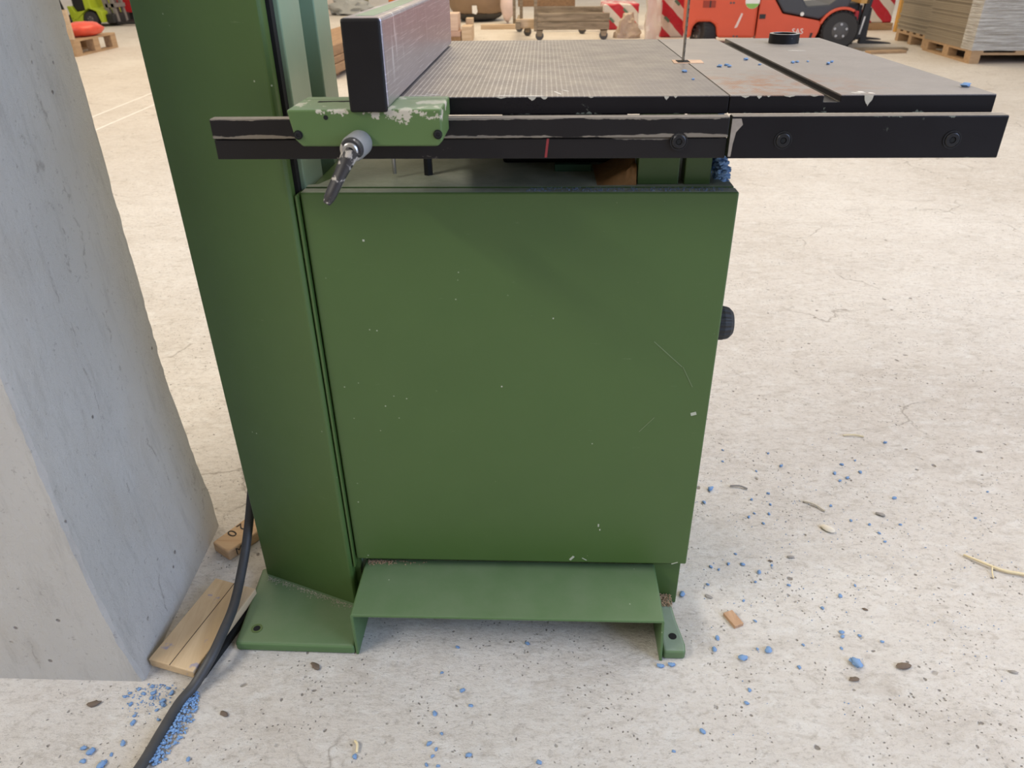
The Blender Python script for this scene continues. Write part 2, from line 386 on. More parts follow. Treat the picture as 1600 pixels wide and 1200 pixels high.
def make_film(name, tint_, alpha):
    m, n, b = new_mat(name)
    st = noise(n, coord(n, (1, 1, 42)), 2.2, 6, 0.75, 0.5)
    b.inputs['Base Color'].default_value = rgba(tint_); b.inputs['Roughness'].default_value = 0.18
    tr = n.nodes.new('ShaderNodeBsdfTransparent'); mxs = n.nodes.new('ShaderNodeMixShader')
    out = [q for q in n.nodes if q.type == 'OUTPUT_MATERIAL'][0]
    n.links.new(ramp(n, st, [(0.42, alpha * 0.25), (0.62, alpha * 1.3)]), mxs.inputs[0])  # whitish opacity streaks stand in for gloss on the film
    n.links.new(tr.outputs[0], mxs.inputs[1]); n.links.new(b.outputs[0], mxs.inputs[2])
    n.links.new(mxs.outputs[0], out.inputs[0])
    bump(n, b, st, 0.6, 0.02)
    return m


M_film = make_film('stretch_film', (0.86, 0.87, 0.88), 0.55)
M_board = plain('grey_board', (0.28, 0.24, 0.185), 0.6, 0, 0.2, 1.5)


# ------------------------------------------------------------------ mesh helpers
class MB:
    def __init__(s): s.bm = bmesh.new()

    def _xf(s, vs, mtx):
        if mtx is not None: bmesh.ops.transform(s.bm, matrix=mtx, verts=vs)
        return vs

    def box(s, x0, x1, y0, y1, z0, z1, mtx=None):
        r = bmesh.ops.create_cube(s.bm, size=1.0)['verts']
        for v in r:
            v.co = Vector((x0 + (v.co.x + .5) * (x1 - x0), y0 + (v.co.y + .5) * (y1 - y0), z0 + (v.co.z + .5) * (z1 - z0)))
        s._xf(r, mtx); return s

    def prism(s, poly, a, b, plane='xy', mtx=None):
        def P(u, v, w): return {'xy': (u, v, w), 'xz': (u, w, v), 'yz': (w, u, v)}[plane]
        lo = [s.bm.verts.new(P(u, v, a)) for u, v in poly]; hi = [s.bm.verts.new(P(u, v, b)) for u, v in poly]
        k = len(poly)
        fs = [s.bm.faces.new(lo[::-1]), s.bm.faces.new(hi)]
        for i in range(k):
            fs.append(s.bm.faces.new((lo[i], lo[(i + 1) % k], hi[(i + 1) % k], hi[i])))
        bmesh.ops.recalc_face_normals(s.bm, faces=fs)
        s._xf(lo + hi, mtx); return s

    def cyl(s, p0, p1, r, seg=24, r2=None):
        p0, p1 = Vector(p0), Vector(p1); d = p1 - p0
        q = bmesh.ops.create_cone(s.bm, cap_ends=True, segments=seg, radius1=r, radius2=r if r2 is None else r2, depth=d.length)['verts']
        s._xf(q, Matrix.Translation((p0 + p1) / 2) @ d.to_track_quat('Z', 'Y').to_matrix().to_4x4()); return s

    def ring(s, c, ro, ri, h, seg=40, mtx=None):
        c = Vector(c); L = []
        for rr, zz in ((ro, 0), (ro, h), (ri, h), (ri, 0)):
            L.append([s.bm.verts.new(c + Vector((rr * math.cos(2 * math.pi * i / seg), rr * math.sin(2 * math.pi * i / seg), zz))) for i in range(seg)])
        for a in range(4):
            A, B = L[a], L[(a + 1) % 4]
            for i in range(seg): s.bm.faces.new((A[i], A[(i + 1) % seg], B[(i + 1) % seg], B[i]))
        s._xf([v for l in L for v in l], mtx); return s

    def lathe(s, prof, p0, axis, seg=32):
        """prof: (distance along the axis, radius)"""
        q = Vector(axis).to_track_quat('Z', 'Y').to_matrix(); p0 = Vector(p0); R = []
        for t, r in prof:
            R.append([s.bm.verts.new(p0 + q @ Vector((r * math.cos(2 * math.pi * i / seg), r * math.sin(2 * math.pi * i / seg), t))) for i in range(seg)])
        for A, B in zip(R, R[1:]):
            for i in range(seg): s.bm.faces.new((A[i], A[(i + 1) % seg], B[(i + 1) % seg], B[i]))
        s.bm.faces.new(R[0][::-1]); s.bm.faces.new(R[-1]); return s

    def tube(s, pts, r, seg=12, sub=6):
        pts = [Vector(p) for p in pts]; out = []
        ext = [pts[0] * 2 - pts[1]] + pts + [pts[-1] * 2 - pts[-2]]
        for i in range(1, len(ext) - 2):
            a, b_, c, d = ext[i - 1:i + 3]
            for k in range(sub):
                t = k / sub
                out.append(0.5 * (2 * b_ + (c - a) * t + (2 * a - 5 * b_ + 4 * c - d) * t * t + (3 * b_ - a - 3 * c + d) * t ** 3))
        out.append(pts[-1]); R = []
        for i, p in enumerate(out):
            d = (out[min(i + 1, len(out) - 1)] - out[max(i - 1, 0)]).normalized()
            q = d.to_track_quat('Z', 'Y').to_matrix(); rr = r(i / (len(out) - 1)) if callable(r) else r
            R.append([s.bm.verts.new(p + q @ Vector((rr * math.cos(2 * math.pi * j / seg), rr * math.sin(2 * math.pi * j / seg), 0))) for j in range(seg)])
        for A, B in zip(R, R[1:]):
            for i in range(seg): s.bm.faces.new((A[i], A[(i + 1) % seg], B[(i + 1) % seg], B[i]))
        s.bm.faces.new(R[0][::-1]); s.bm.faces.new(R[-1]); return s

    def blob(s, c, r, jit=0.25, sub=1, rnd=random):
        q = bmesh.ops.create_icosphere(s.bm, subdivisions=sub, radius=1.0)['verts']
        for v in q:
            k = 1 + rnd.uniform(-jit, jit)
            v.co = Vector(c) + Vector((v.co.x * r[0] * k, v.co.y * r[1] * k, v.co.z * r[2] * k))
        return s

    def build(s, name, m, parent=None, bevel=0.0, smooth=None, seg=2, local=False):
        off = Vector((0, 0, 0))
        if parent is not None and not local:
            p = parent
            while p is not None: off += p.location; p = p.parent
        if off.length: bmesh.ops.translate(s.bm, vec=-off, verts=s.bm.verts)
        bmesh.ops.recalc_face_normals(s.bm, faces=s.bm.faces)
        me = bpy.data.meshes.new(name); s.bm.to_mesh(me); s.bm.free()
        o = bpy.data.objects.new(name, me); COL.objects.link(o); me.materials.append(m)
        if parent is not None: o.parent = parent
        if bevel:
            b = o.modifiers.new('bevel', 'BEVEL'); b.width = bevel; b.segments = seg; b.limit_method = 'ANGLE'; b.angle_limit = math.radians(35)
        if smooth:
            for p in me.polygons: p.use_smooth = True
            me.set_sharp_from_angle(angle=math.radians(smooth if smooth > 1 else 40))
        return o


def tag(o, label, cat=None, group=None, kind=None):
    o['label'] = label
    if cat: o['category'] = cat
    if group: o['group'] = group
    if kind: o['kind'] = kind
    return o


def thing(name, label, cat, loc=(0, 0, 0), rz=0.0, group=None):
    o = bpy.data.objects.new(name, None); COL.objects.link(o); o.location = loc; o.rotation_euler = (0, 0, rz)
    o.empty_display_size = 0.1
    return tag(o, label, cat, group)


def text_part(name, s, size, mtx, m, parent, depth=0.002):
    cu = bpy.data.curves.new(name, 'FONT'); cu.body = s; cu.size = size; cu.extrude = depth / 2; cu.align_x = 'CENTER'; cu.align_y = 'CENTER'
    t = bpy.data.objects.new(name + '_curve', cu); COL.objects.link(t)
    dg = bpy.context.evaluated_depsgraph_get(); me = bpy.data.meshes.new_from_object(t.evaluated_get(dg))
    bpy.data.objects.remove(t, do_unlink=True); me.name = name
    off = Vector((0, 0, 0)); p = parent
    while p is not None: off += p.location; p = p.parent
    me.transform(Matrix.Translation(-off) @ mtx); me.materials.clear(); me.materials.append(m)
    o = bpy.data.objects.new(name, me); COL.objects.link(o); o.parent = parent
    return o


def screw(parent, x, y, z, r, mats=(M_bolt, M_hole), name='bolt'):
    """socket head bolt in a countersink, axis towards -Y"""
    b = MB().ring((0, 0, 0), r, r * 0.86, 0.0012, 28, Matrix.Translation((x, y, z)) @ Matrix.Rotation(math.pi / 2, 4, 'X'))
    b.lathe([(-0.001, r * 0.78), (0.0018, r * 0.78), (0.0026, r * 0.68), (0.0026, r * 0.36), (-0.0005, r * 0.34)], (x, y, z), (0, -1, 0), 28)
    o = b.build(name, mats[0], parent, smooth=35)
    MB().cyl((x, y - 0.0001, z), (x, y - 0.0018, z), r * 0.33, 6).build('hex_socket', mats[1], o)
    return o


# ------------------------------------------------------------------ setting
fl = MB(); fl.box(-16, 14, -3, 26, -0.2, 0.0)
tag(fl.build('floor', M_floor), 'worn pale concrete hall floor with pits and stains', kind='structure')
for i, (x, y, dx, dy) in enumerate(((-3.555, 5.7, -0.085, 2.0), (-3.26, 5.1, -0.075, 2.0))):
    MBl = MB().prism([(x, y), (x + 0.022, y), (x + 0.022 + dx, y + dy), (x + dx, y + dy)], 0.0003, 0.0012)
    tag(MBl.build('trim_%d' % (i + 1), M_line), ['thin white painted floor line behind pillar, farther one', 'thin white painted floor line behind pillar, nearer one'][1 - i] if False else ['outer thin white line painted on the floor behind the pillar', 'inner thin white line painted on the floor behind the pillar'][i], kind='structure')

# concrete pillar: chipped, slightly flared base
from mathutils import noise as mnoise
pb = bmesh.new()
def pil_at(z):
    T = ((-0.02, -0.686, -0.711), (0.02, -0.689, -0.711), (0.085, -0.703, -0.7125), (0.21, -0.713, -0.725), (0.36, -0.7175, -0.7365), (3.6, -0.7175, -0.7355))
    for (z0, a0_, b0_), (z1, a1_, b1_) in zip(T, T[1:]):
        if z <= z1:
            f = (z - z0) / (z1 - z0); return a0_ + (a1_ - a0_) * f, b0_ + (b1_ - b0_) * f
rings = []
zs = [-0.02 + 0.012 * i for i in range(110)] + [1.4, 1.6, 2.0, 2.6, 3.6]
for z in zs:
    xe, xs = pil_at(z); ye1 = 1.255; n1 = mnoise.noise(Vector((1.3, 4.1, z * 55))) * 0.0028 + mnoise.noise(Vector((7.3, 2.1, z * 14))) * 0.0025
    n2 = mnoise.noise(Vector((5.3, 9.1, z * 50))) * 0.003 + mnoise.noise(Vector((3.3, 8.1, z * 11))) * 0.004
    ch = 0.004 + abs(n1)
    rings.append([pb.verts.new(p) for p in ((-1.25, 0.839, z), (xe - 0.06, 0.839, z), (xe - ch, 0.839, z), (xe - n1 * 0.4, 0.839 + ch, z), (xe - 0.008, 0.95, z), (xs + 0.004, 1.18, z), (xs - abs(n2) * 0.4, ye1 - 0.008 + n2, z), (xs - 0.015, ye1, z), (-1.25, ye1, z))])
nr = len(rings[0])
for A, B in zip(rings, rings[1:]):
    for i in range(nr): pb.faces.new((A[i], A[(i + 1) % nr], B[(i + 1) % nr], B[i]))
pb.faces.new(rings[0][::-1]); pb.faces.new(rings[-1])
q = MB(); q.bm.free(); q.bm = pb
tag(q.build('pillar', M_pillar, smooth=28), 'rough grey concrete pillar left of the green band saw', kind='structure')

# ------------------------------------------------------------------ band saw
SAW = thing('band_saw', 'green band saw with black table and closed wheel door', 'band saw', (-0.05, 1.05, 0))
# base: left foot plate, step bridge, right foot
MB().prism([(-0.549, 0.909), (-0.329, 0.906), (-0.329, 1.06), (-0.40, 1.10), (-0.560, 1.10)], 0.0, 0.021).build('foot', M_green_foot, SAW, 0.006, seg=3)
fo = [o for o in COL.objects if o.name == 'foot'][0]
MB().ring((-0.519, 0.943, 0.0212), 0.0105, 0.0065, 0.0006, 28).build('hole_rim', M_green, fo)
MB().cyl((-0.519, 0.943, 0.0205), (-0.519, 0.943, 0.0214), 0.0068, 24).build('bolt_hole', M_hole, fo)
st = MB(); t = 0.005
prof = [(-0.328, 0.0), (-0.328, 0.0985), (-0.3255, 0.101), (0.2165, 0.101), (0.219, 0.0985), (0.223, 0.0), (0.218, 0.0), (0.2145, 0.0955), (-0.3225, 0.0955), (-0.323, 0.0)]
st.prism(prof, 0.907, 1.046, 'xz')
st.build('step', M_green_foot, SAW, 0.0012)
rf = MB().prism([(0.2245, 0.911), (0.264, 0.911), (0.266, 0.93), (0.258, 0.985), (0.253, 1.046), (0.2245, 1.046)], 0.0, 0.021).build('foot', M_foot_dusty, SAW, 0.005, seg=3)
MB().cyl((0.2455, 0.945, 0.0205), (0.2455, 0.945, 0.0216), 0.0072, 24).build('bolt_hole', M_hole, rf)
# cabinet body under the table
cb = MB(); cb.box(-0.335, 0.268, 1.046, 1.42, 0.10, 0.806)
cb.box(0.215, 0.268, 1.046, 1.42, 0.0, 0.11)
cb.box(-0.335, -0.30, 1.30, 1.42, 0.0, 0.11)
cab = cb.build('cabinet', M_green, SAW, 0.002)
# top sheet with the notch that clears the column
tp = MB().prism([(-0.336, 1.0465), (0.2695, 1.0465), (0.2695, 1.42), (-0.298, 1.42), (-0.298, 1.125), (-0.322, 1.062), (-0.336, 1.058)], 0.8065, 0.8125)
tp.build('cabinet_top', M_green_top, SAW, 0.0015)
dr = MB().box(-0.3375, 0.2715, 1.0205, 1.0445, 0.125, 0.8115)
door = dr.build('wheel_door', M_green_top, SAW, 0.003, seg=3)
MB().box(-0.3435, -0.3395, 1.014, 1.044, 0.11, 0.8085).build('door_edge_strip', M_green, SAW, 0.0012)
for x, z, w_, h_, a_ in ((0.2485, 0.452, 0.0045, 0.0028, 0.3), (0.062, 0.136, 0.0055, 0.002, 0.9), (0.085, 0.134, 0.005, 0.0006, -0.6), (0.198, 0.56, 0.032, 0.0006, -0.75), (0.232, 0.52, 0.02, 0.0005, -1.1), (0.175, 0.43, 0.018, 0.0005, 0.9), (-0.255, 0.742, 0.0015, 0.0015, 0), (0.107, 0.215, 0.0012, 0.003, 0), (0.11, 0.205, 0.001, 0.0015, 0), (-0.06, 0.5, 0.0012, 0.0012, 0), (0.02, 0.62, 0.001, 0.001, 0), (0.25, 0.125 + 0.003, 0.006, 0.0008, 0.4)):
    MB().box(-w_, w_, -0.0004, 0.0004, -h_, h_, Matrix.Translation((x, 1.0203, z)) @ Matrix.Rotation(-a_, 4, 'Y')).build('paint_nick', plain('nick_pale', (0.42, 0.44, 0.35), 0.7) if w_ < 0.01 else M_scr, door)
# column
colm = MB().prism([(-0.546, 1.083), (-0.350, 1.0075), (-0.3455, 1.012), (-0.3455, 1.030), (-0.352, 1.030), (-0.542, 1.118)], 0.012, 2.0)
colm.build('column', M_green, SAW, 0.003)
MB().box(-0.352, -0.3415, 1.031, 1.045, 0.79, 2.0).build('column_seam', M_hole, SAW)
MB().box(-0.352, -0.336, 1.031, 1.0455, 0.02, 0.789).build('column_flange', M_green, SAW)
MB().prism([(-0.50, 1.12), (-0.352, 1.046), (-0.335, 1.046), (-0.335, 1.138), (-0.415, 1.142), (-0.415, 1.206), (-0.335, 1.21), (-0.335, 1.29), (-0.50, 1.29)], 0.02, 2.0).build('column_spine', M_green_lit, SAW, 0.002)
# table halves
TZ, TF, TB = 0.945, 0.966, 1.632
TL, TS, TR = -0.226, 0.2285, 0.546
def table_half(name, x0, x1, top, slot=None, chip=None):
    g = MB()
    if slot:
        a, b_, d = slot
        poly = [(x0, TZ - 0.021), (x1, TZ - 0.021), (x1, TZ - 0.001)]
        if chip: poly += [(chip + 0.009, TZ - 0.001), (chip + 0.002, TZ - 0.001), (chip - 0.007, TZ - 0.001)]
        poly += [(b_, TZ - 0.001), (b_, TZ - d), (a, TZ - d), (a, TZ - 0.001), (x0, TZ - 0.001)]
        g.prism(poly, TF, TB, 'xz')
    else:
        g.box(x0, x1, TF, TB, TZ - 0.021, TZ - 0.001)
    o = g.build(name, M_black, SAW, 0.0008)
    s_ = MB()
    for (p, q_) in ([(x0, slot[0]), (slot[1], x1)] if slot else [(x0, x1)]):
        s_.box(p + 0.0005, q_ - 0.0005, TF + 0.0005, TB - 0.0005, TZ - 0.001, TZ)
    s_.build('table_surface', top, o)
    return o
tl = table_half('table', TL, TS - 0.0006, M_tabL)
tr = table_half('table', TS + 0.0006, TR, M_tabR, (0.342, 0.362, 0.008))
# chipped pale nicks along the front edge of the table
for x, w_, h_, o in ((0.395, 0.011, 0.013, tr), (-0.012, 0.010, 0.005, tl), (0.003, 0.008, 0.0035, tl), (0.152, 0.006, 0.0045, tl), (0.163, 0.004, 0.0025, tl), (0.247, 0.010, 0.003, tr), (0.264, 0.006, 0.004, tr), (0.275, 0.004, 0.002, tr), (0.30, 0.014, 0.0022, tr), (0.33, 0.010, 0.0018, tr), (-0.05, 0.012, 0.002, tl), (0.06, 0.007, 0.0018, tl)):
    pts = [(x - w_ * 0.5, TZ - 0.0004), (x + w_ * 0.5, TZ - 0.0004)] + [(x + w_ * (0.42 - 0.8 * t) * (1 - 0.5 * math.sin(math.pi * t)), TZ - h_ * (0.25 + 0.75 * math.sin(math.pi * (0.1 + 0.8 * t))) * random.uniform(0.85, 1.1)) for t in (0.0, 0.2, 0.45, 0.6, 0.8, 1.0)]
    MB().prism(pts, TF - 0.0005, TF + 0.002, 'xz').build('edge_chip', M_chip, o)
M_smear = plain('pale_smear', (0.62, 0.60, 0.56), 0.8, 0, 0.1, 200)
for x, y, w_, l_, a_, o in ((0.392, 0.985, 0.004, 0.014, 0.5, tr), (0.402, 0.978, 0.003, 0.010, 0.2, tr), (0.384, 0.981, 0.0025, 0.012, 0.9, tr), (0.021, 0.99, 0.0016, 0.03, 0.35, tl), (0.030, 1.01, 0.0014, 0.02, 0.6, tl), (-0.045, 0.974, 0.0015, 0.03, 1.5, tl), (-0.012, 0.971, 0.002, 0.03, 1.5, tl), (-0.135, 0.985, 0.0012, 0.025, 1.2, tl), (-0.15, 0.978, 0.0012, 0.03, 1.4, tl), (0.44, 1.42, 0.003, 0.03, 1.3, tr)):
    pl_ = []
    for k in range(14):
        t = 2 * math.pi * k / 14; r_ = random.uniform(0.6, 1.15)
        u_, v_ = w_ * math.cos(t) * r_, l_ * 0.5 * math.sin(t) * r_
        pl_.append((x + u_ * math.cos(a_) - v_ * math.sin(a_), y + u_ * math.sin(a_) + v_ * math.cos(a_)))
    MB().prism(pl_, TZ - 0.0002, TZ + 0.0002).build('pale_smear', M_smear, o)
MB().prism([(0.206, 1.262), (0.252, 1.262), (0.254, 1.30), (0.208, 1.302)], TZ, TZ + 0.0008).build('table_insert', M_insert, SAW)
bl = MB().box(0.2215, 0.2235, 1.275, 1.287, 0.86, 1.9)
for i in range(60):
    z = 0.90 + i * 0.012
    bl.prism([(1.275, z), (1.275, z + 0.006), (1.2725, z + 0.001)], 0.2216, 0.2234, 'yz')
bl.build('saw_blade', M_blade, SAW)
MB().box(0.213, 0.232, 1.268, 1.296, TZ + 0.0008, TZ + 0.0013).build('blade_slot', M_hole, SAW)
# guide rails in front of the table
ra = MB().box(-0.4115, 0.2275, 0.945, 0.961, 0.9, 0.9235); ra.box(-0.4115, 0.2275, 0.9475, 0.961, 0.8745, 0.899); ra.box(-0.41, 0.226, 0.95, 0.96, 0.89, 0.91)
rail = ra.build('guide_rail', M_black_worn, SAW, 0.0012)
MB().box(-0.4105, 0.2265, 0.9458, 0.9605, 0.9235, 0.9242).build('worn_edge', M_worn, rail)
screw(rail, 0.1685, 0.9455, 0.8955, 0.0108)
MB().prism([(0.004, 0.876), (0.007, 0.876), (0.0095, 0.899), (0.0065, 0.899)], 0.9472, 0.9476, 'xz').build('red_scratch', plain('dark_red_mark', (0.22, 0.02, 0.025), 0.5), rail)
rail2 = MB().box(0.2300, 0.5565, 0.945, 0.961, 0.8745, 0.924).build('guide_rail', M_black, SAW, 0.0012)
MB().box(0.231, 0.5555, 0.9458, 0.9605, 0.924, 0.9246).build('worn_edge', M_worn, rail2)
MB().prism([(0.2302, 0.877), (0.2335, 0.877), (0.2345, 0.893), (0.2365, 0.906), (0.2435, 0.915), (0.241, 0.922), (0.2302, 0.922)], 0.9447, 0.9452, 'xz').build('worn_patch', M_worn, rail2)
for x in (0.2945, 0.4965): screw(rail2, x, 0.945, 0.8965, 0.0108)
for x in (-0.14, 0.10): MB().box(x - 0.012, x + 0.012, 0.961, 0.966, 0.905, 0.922).build('rail_spacer', M_black, rail)
for x in (0.30, 0.49): MB().box(x - 0.012, x + 0.012, 0.961, 0.966, 0.905, 0.922).build('rail_spacer', M_black, rail2)
# trunnion blocks carrying the table
MB().box(0.1355, 0.193, 1.056, 1.085, 0.8125, 0.924).build('trunnion_block', M_green, SAW, 0.0015)
MB().box(0.201, 0.2375, 1.056, 1.085, 0.8125, 0.924).build('trunnion_block', M_green, SAW, 0.0015)
MB().box(-0.06, 0.13, 1.18, 1.30, 0.8125, 0.924).build('trunnion_casting', M_black_end, SAW, 0.004)
MB().box(0.02, 0.075, 1.128, 1.142, 0.8125, 0.823).build('stop_block', plain('dark_green_paint', (0.02, 0.075, 0.035), 0.5), SAW, 0.001)
MB().cyl((-0.168, 1.112, 0.812), (-0.168, 1.112, 0.924), 0.0068, 6).build('stop_bolt', M_bolt, SAW)
MB().cyl((-0.2155, 1.095, 0.8185), (-0.2155, 1.095, 0.924), 0.0028, 12).build('steel_rod', M_steel, SAW)
# knurled knob on the right flank of the cabinet
kb = MB(); seg = 72; prof = [(0.0, 0.0275), (0.004, 0.0285), (0.03, 0.0285), (0.040, 0.026), (0.046, 0.020)]
kb.lathe(prof, (0.272, 1.13, 0.562), (1, 0, 0), seg)
kb.bm.verts.ensure_lookup_table()
for i, v in enumerate(kb.bm.verts):
    if (i // 2) % 2 and i < seg * 4:
        c = Vector((v.co.x, 1.13, 0.562)); v.co = c + (v.co - c) * 0.955
knob = kb.build('knob', M_rubber, SAW)
MB().cyl((0.266, 1.13, 0.562), (0.274, 1.13, 0.562), 0.012, 20).build('knob_shaft', M_steel, knob)

# ------------------------------------------------------------------ rip fence clamped on the rail
FEN = thing('rip_fence', 'rip fence of scratched aluminium with black end cap on green head', 'saw fence', (-0.2, 0.91, 0.9242))
hp = [(-0.290, 0.947), (-0.2845, 0.914), (-0.277, 0.906), (-0.1195, 0.906), (-0.1135, 0.912), (-0.1135, 0.947)]
hd = MB().prism(hp, 0.875, 0.9440, 'xz')
hd.box(-0.2895, -0.1135, 0.9435, 0.963, 0.9255, 0.947)
head = hd.build('fence_head', M_green_head, FEN, 0.0025, seg=3)
MB().prism([(-0.266, 0.922), (-0.245, 0.926), (-0.238, 0.9235), (-0.222, 0.9265), (-0.214, 0.924), (-0.214, 0.931), (-0.266, 0.929)], 0.9466, 0.9475).build('paint_gap', M_hole, head)
for x in (-0.2835 + 0.0035, -0.1185): screw(head, x, 0.875, 0.9195, 0.0052, (M_hole, M_bolt))
MB().cyl((-0.2455, 0.8747, 0.9385), (-0.2455, 0.876, 0.9385), 0.0027, 16).build('bolt_hole', M_hole, head)
fb = MB().box(-0.2165, -0.1725, 0.8765, 1.545, 0.9475, 1.0405)
fbody = fb.build('fence_bar', M_fence, FEN, 0.004, seg=3)
MB().box(-0.2160, -0.1730, 0.8705, 0.8765, 0.9443, 1.040).build('end_cap', M_black_end, FEN, 0.003, seg=3)
MB().box(-0.205, -0.184, 0.90, 1.53, 1.0403, 1.0408).build('top_groove', M_green_lit, fbody)
# clamp lever
LV = MB()
LV.lathe([(0.0, 0.0135), (0.004, 0.0145), (0.030, 0.0145), (0.034, 0.0125)], (-0.2085, 0.875, 0.911), (-0.06, -1, 0.0), 32)
lev = LV.build('clamp_lever', M_levergrey, FEN, smooth=35)
a0 = Vector((-0.2105, 0.8385, 0.911)); a1 = Vector((-0.2425, 0.822, 0.855))
d = (a1 - a0); L_ = d.length; q = d.to_track_quat('Z', 'Y').to_matrix().to_4x4()
arm = MB()
R_ = []
for tt, w_, th in ((0.0, 0.0125, 0.0095), (0.012, 0.0108, 0.0085), (0.03, 0.0092, 0.007), (0.052, 0.0094, 0.0064), (0.060, 0.0088, 0.006), (L_, 0.0060, 0.004)):
    R_.append([arm.bm.verts.new(a0 + q.to_3x3() @ Vector((w_ * math.cos(2 * math.pi * i / 16), th * math.sin(2 * math.pi * i / 16), tt))) for i in range(16)])
for A, B in zip(R_, R_[1:]):
    for i in range(16): arm.bm.faces.new((A[i], A[(i + 1) % 16], B[(i + 1) % 16], B[i]))
arm.bm.faces.new(R_[0][::-1]); arm.bm.faces.new(R_[-1])
arm.lathe([(0.0, 0.0115), (0.003, 0.0128), (0.011, 0.0128), (0.0135, 0.0115)], (-0.2102, 0.847, 0.911), (-0.06, -1, 0.0), 28)
arm.build('handle', M_lever, lev, smooth=40)
lb = MB().lathe([(0.0, 0.0088), (0.0032, 0.0088), (0.0045, 0.0075), (0.0045, 0.0042), (0.001, 0.004)], (-0.2107, 0.8345, 0.911), (-0.06, -1, 0.0), 28)
lbo = lb.build('bolt', M_steel, lev, smooth=30)
MB().cyl((-0.2108, 0.8328, 0.911), (-0.2109, 0.8308, 0.911), 0.0042, 6).build('hex_socket', M_hole, lbo)

# ring lying on the table
RG = thing('metal_ring', 'black metal ring with bright rim lying on the saw table', 'ring', (0.452, 1.545, TZ + 0.0004))
MB().ring((0, 0, 0), 0.0272, 0.0205, 0.0155, 48).build('ring_body', M_black_end, RG, smooth=30, local=True)
MB().ring((0, 0, 0.0155), 0.0266, 0.0210, 0.0006, 48).build('rim', M_steel, RG, local=True)

# ------------------------------------------------------------------ near floor: cable, planks, strip
cb_ = MB().tube([(-0.53, 1.33, 0.62), (-0.548, 1.24, 0.40), (-0.561, 1.15, 0.215), (-0.574, 1.095, 0.105), (-0.573, 1.03, 0.062), (-0.5665, 0.968, 0.0495), (-0.566, 0.916, 0.0455), (-0.571, 0.866, 0.036), (-0.589, 0.825, 0.014), (-0.603, 0.79, 0.0092), (-0.609, 0.74, 0.009), (-0.619, 0.66, 0.009), (-0.66, 0.50, 0.009)], 0.0088, 16, 8)
tag(cb_.build('power_cable', M_cable, smooth=40), 'black power cable running from behind the saw column across the floor', 'cable')
PK = thing('plank', 'pale wooden plank on the floor between pillar and saw foot', 'plank', (-0.615, 0.95, 0.0))
def quad_slab(c, z, t, tilt=0.0):
    """board from four ground corners; z top height per corner"""
    g = MB(); top = [g.bm.verts.new((x, y, z_)) for (x, y), z_ in zip(c, z)]; bot = [g.bm.verts.new((x, y, max(z_ - t, 0.0))) for (x, y), z_ in zip(c, z)]
    g.bm.faces.new(top); g.bm.faces.new(bot[::-1])
    for i in range(4): g.bm.faces.new((top[i], top[(i + 1) % 4], bot[(i + 1) % 4], bot[i]))
    return g
pc = [(-0.686, 0.865), (-0.594, 0.838), (-0.548, 1.03), (-0.640, 1.06)]
quad_slab(pc, [0.027, 0.030, 0.033, 0.03], 0.018).build('board', M_plank, PK, 0.002)
k0 = Vector((-0.642, 0.852, 0.0287)); k1 = Vector((-0.596, 1.045, 0.0317))
MB().tube([k0, (k0 + k1) / 2, k1], 0.0006, 6, 2).build('crack', M_ink, PK)
tag(quad_slab([(-0.670, 0.875), (-0.583, 0.848), (-0.541, 1.035), (-0.63, 1.055)], [0.0095, 0.011, 0.014, 0.010], 0.014).build('black_strip', M_hole, None, 0.001), 'black flat strip under the right edge of the pale plank', 'mat')  # flat black slab below the plank
OF = thing('offcut', 'short wooden offcut numbered 20 behind the black cable', 'wood offcut', (-0.65, 1.19, 0.0))
oc = [(-0.690, 1.168), (-0.645, 1.137), (-0.585, 1.232), (-0.632, 1.272)]
quad_slab(oc, [0.025] * 4, 0.025).build('block', M_offcut, OF, 0.004, seg=3)
# number written by hand along the block, read from its far end
ax = (Vector((-0.645, 1.137, 0)) - Vector((-0.585, 1.232, 0))).normalized()
ay = Vector((0, 0, 1)).cross(ax)
mt = Matrix((( ax.x, ay.x, 0, -0.6515), (ax.y, ay.y, 0, 1.2065), (0, 0, 1, 0.0254), (0, 0, 0, 1)))
text_part('number', '2 0', 0.033, mt, M_ink, OF, 0.0006)
sn = Vector((0.0, 0.0, 1.0)); ex = (Vector((-0.585, 1.232, 0)) - Vector((-0.645, 1.137, 0))).normalized(); nn = ex.cross(Vector((0, 0, 1)))
mt = Matrix(((ex.x, 0, nn.x, -0.631), (ex.y, 0, nn.y, 1.159), (0, 1, 0, 0.0125), (0, 0, 0, 1)))
mt.translation = Vector((-0.631, 1.159, 0.0125)) + nn * 0.0004
text_part('letter', 'M', 0.024, mt, M_ink, OF, 0.0006)

WC = MB().box(-0.010, 0.010, -0.018, 0.018, 0, 0.007, Matrix.Translation((0.370, 1.004, 0.0)) @ Matrix.Rotation(0.42, 4, 'Z') @ Matrix.Rotation(0.0, 4, 'Y'))
tag(WC.build('wood_chip', wood('chip_wood', (0.48, 0.30, 0.18), (0.36, 0.21, 0.12), 10, 'Y'), None, 0.0008), 'small rectangular wooden chip right of the saw foot', 'wood chip')

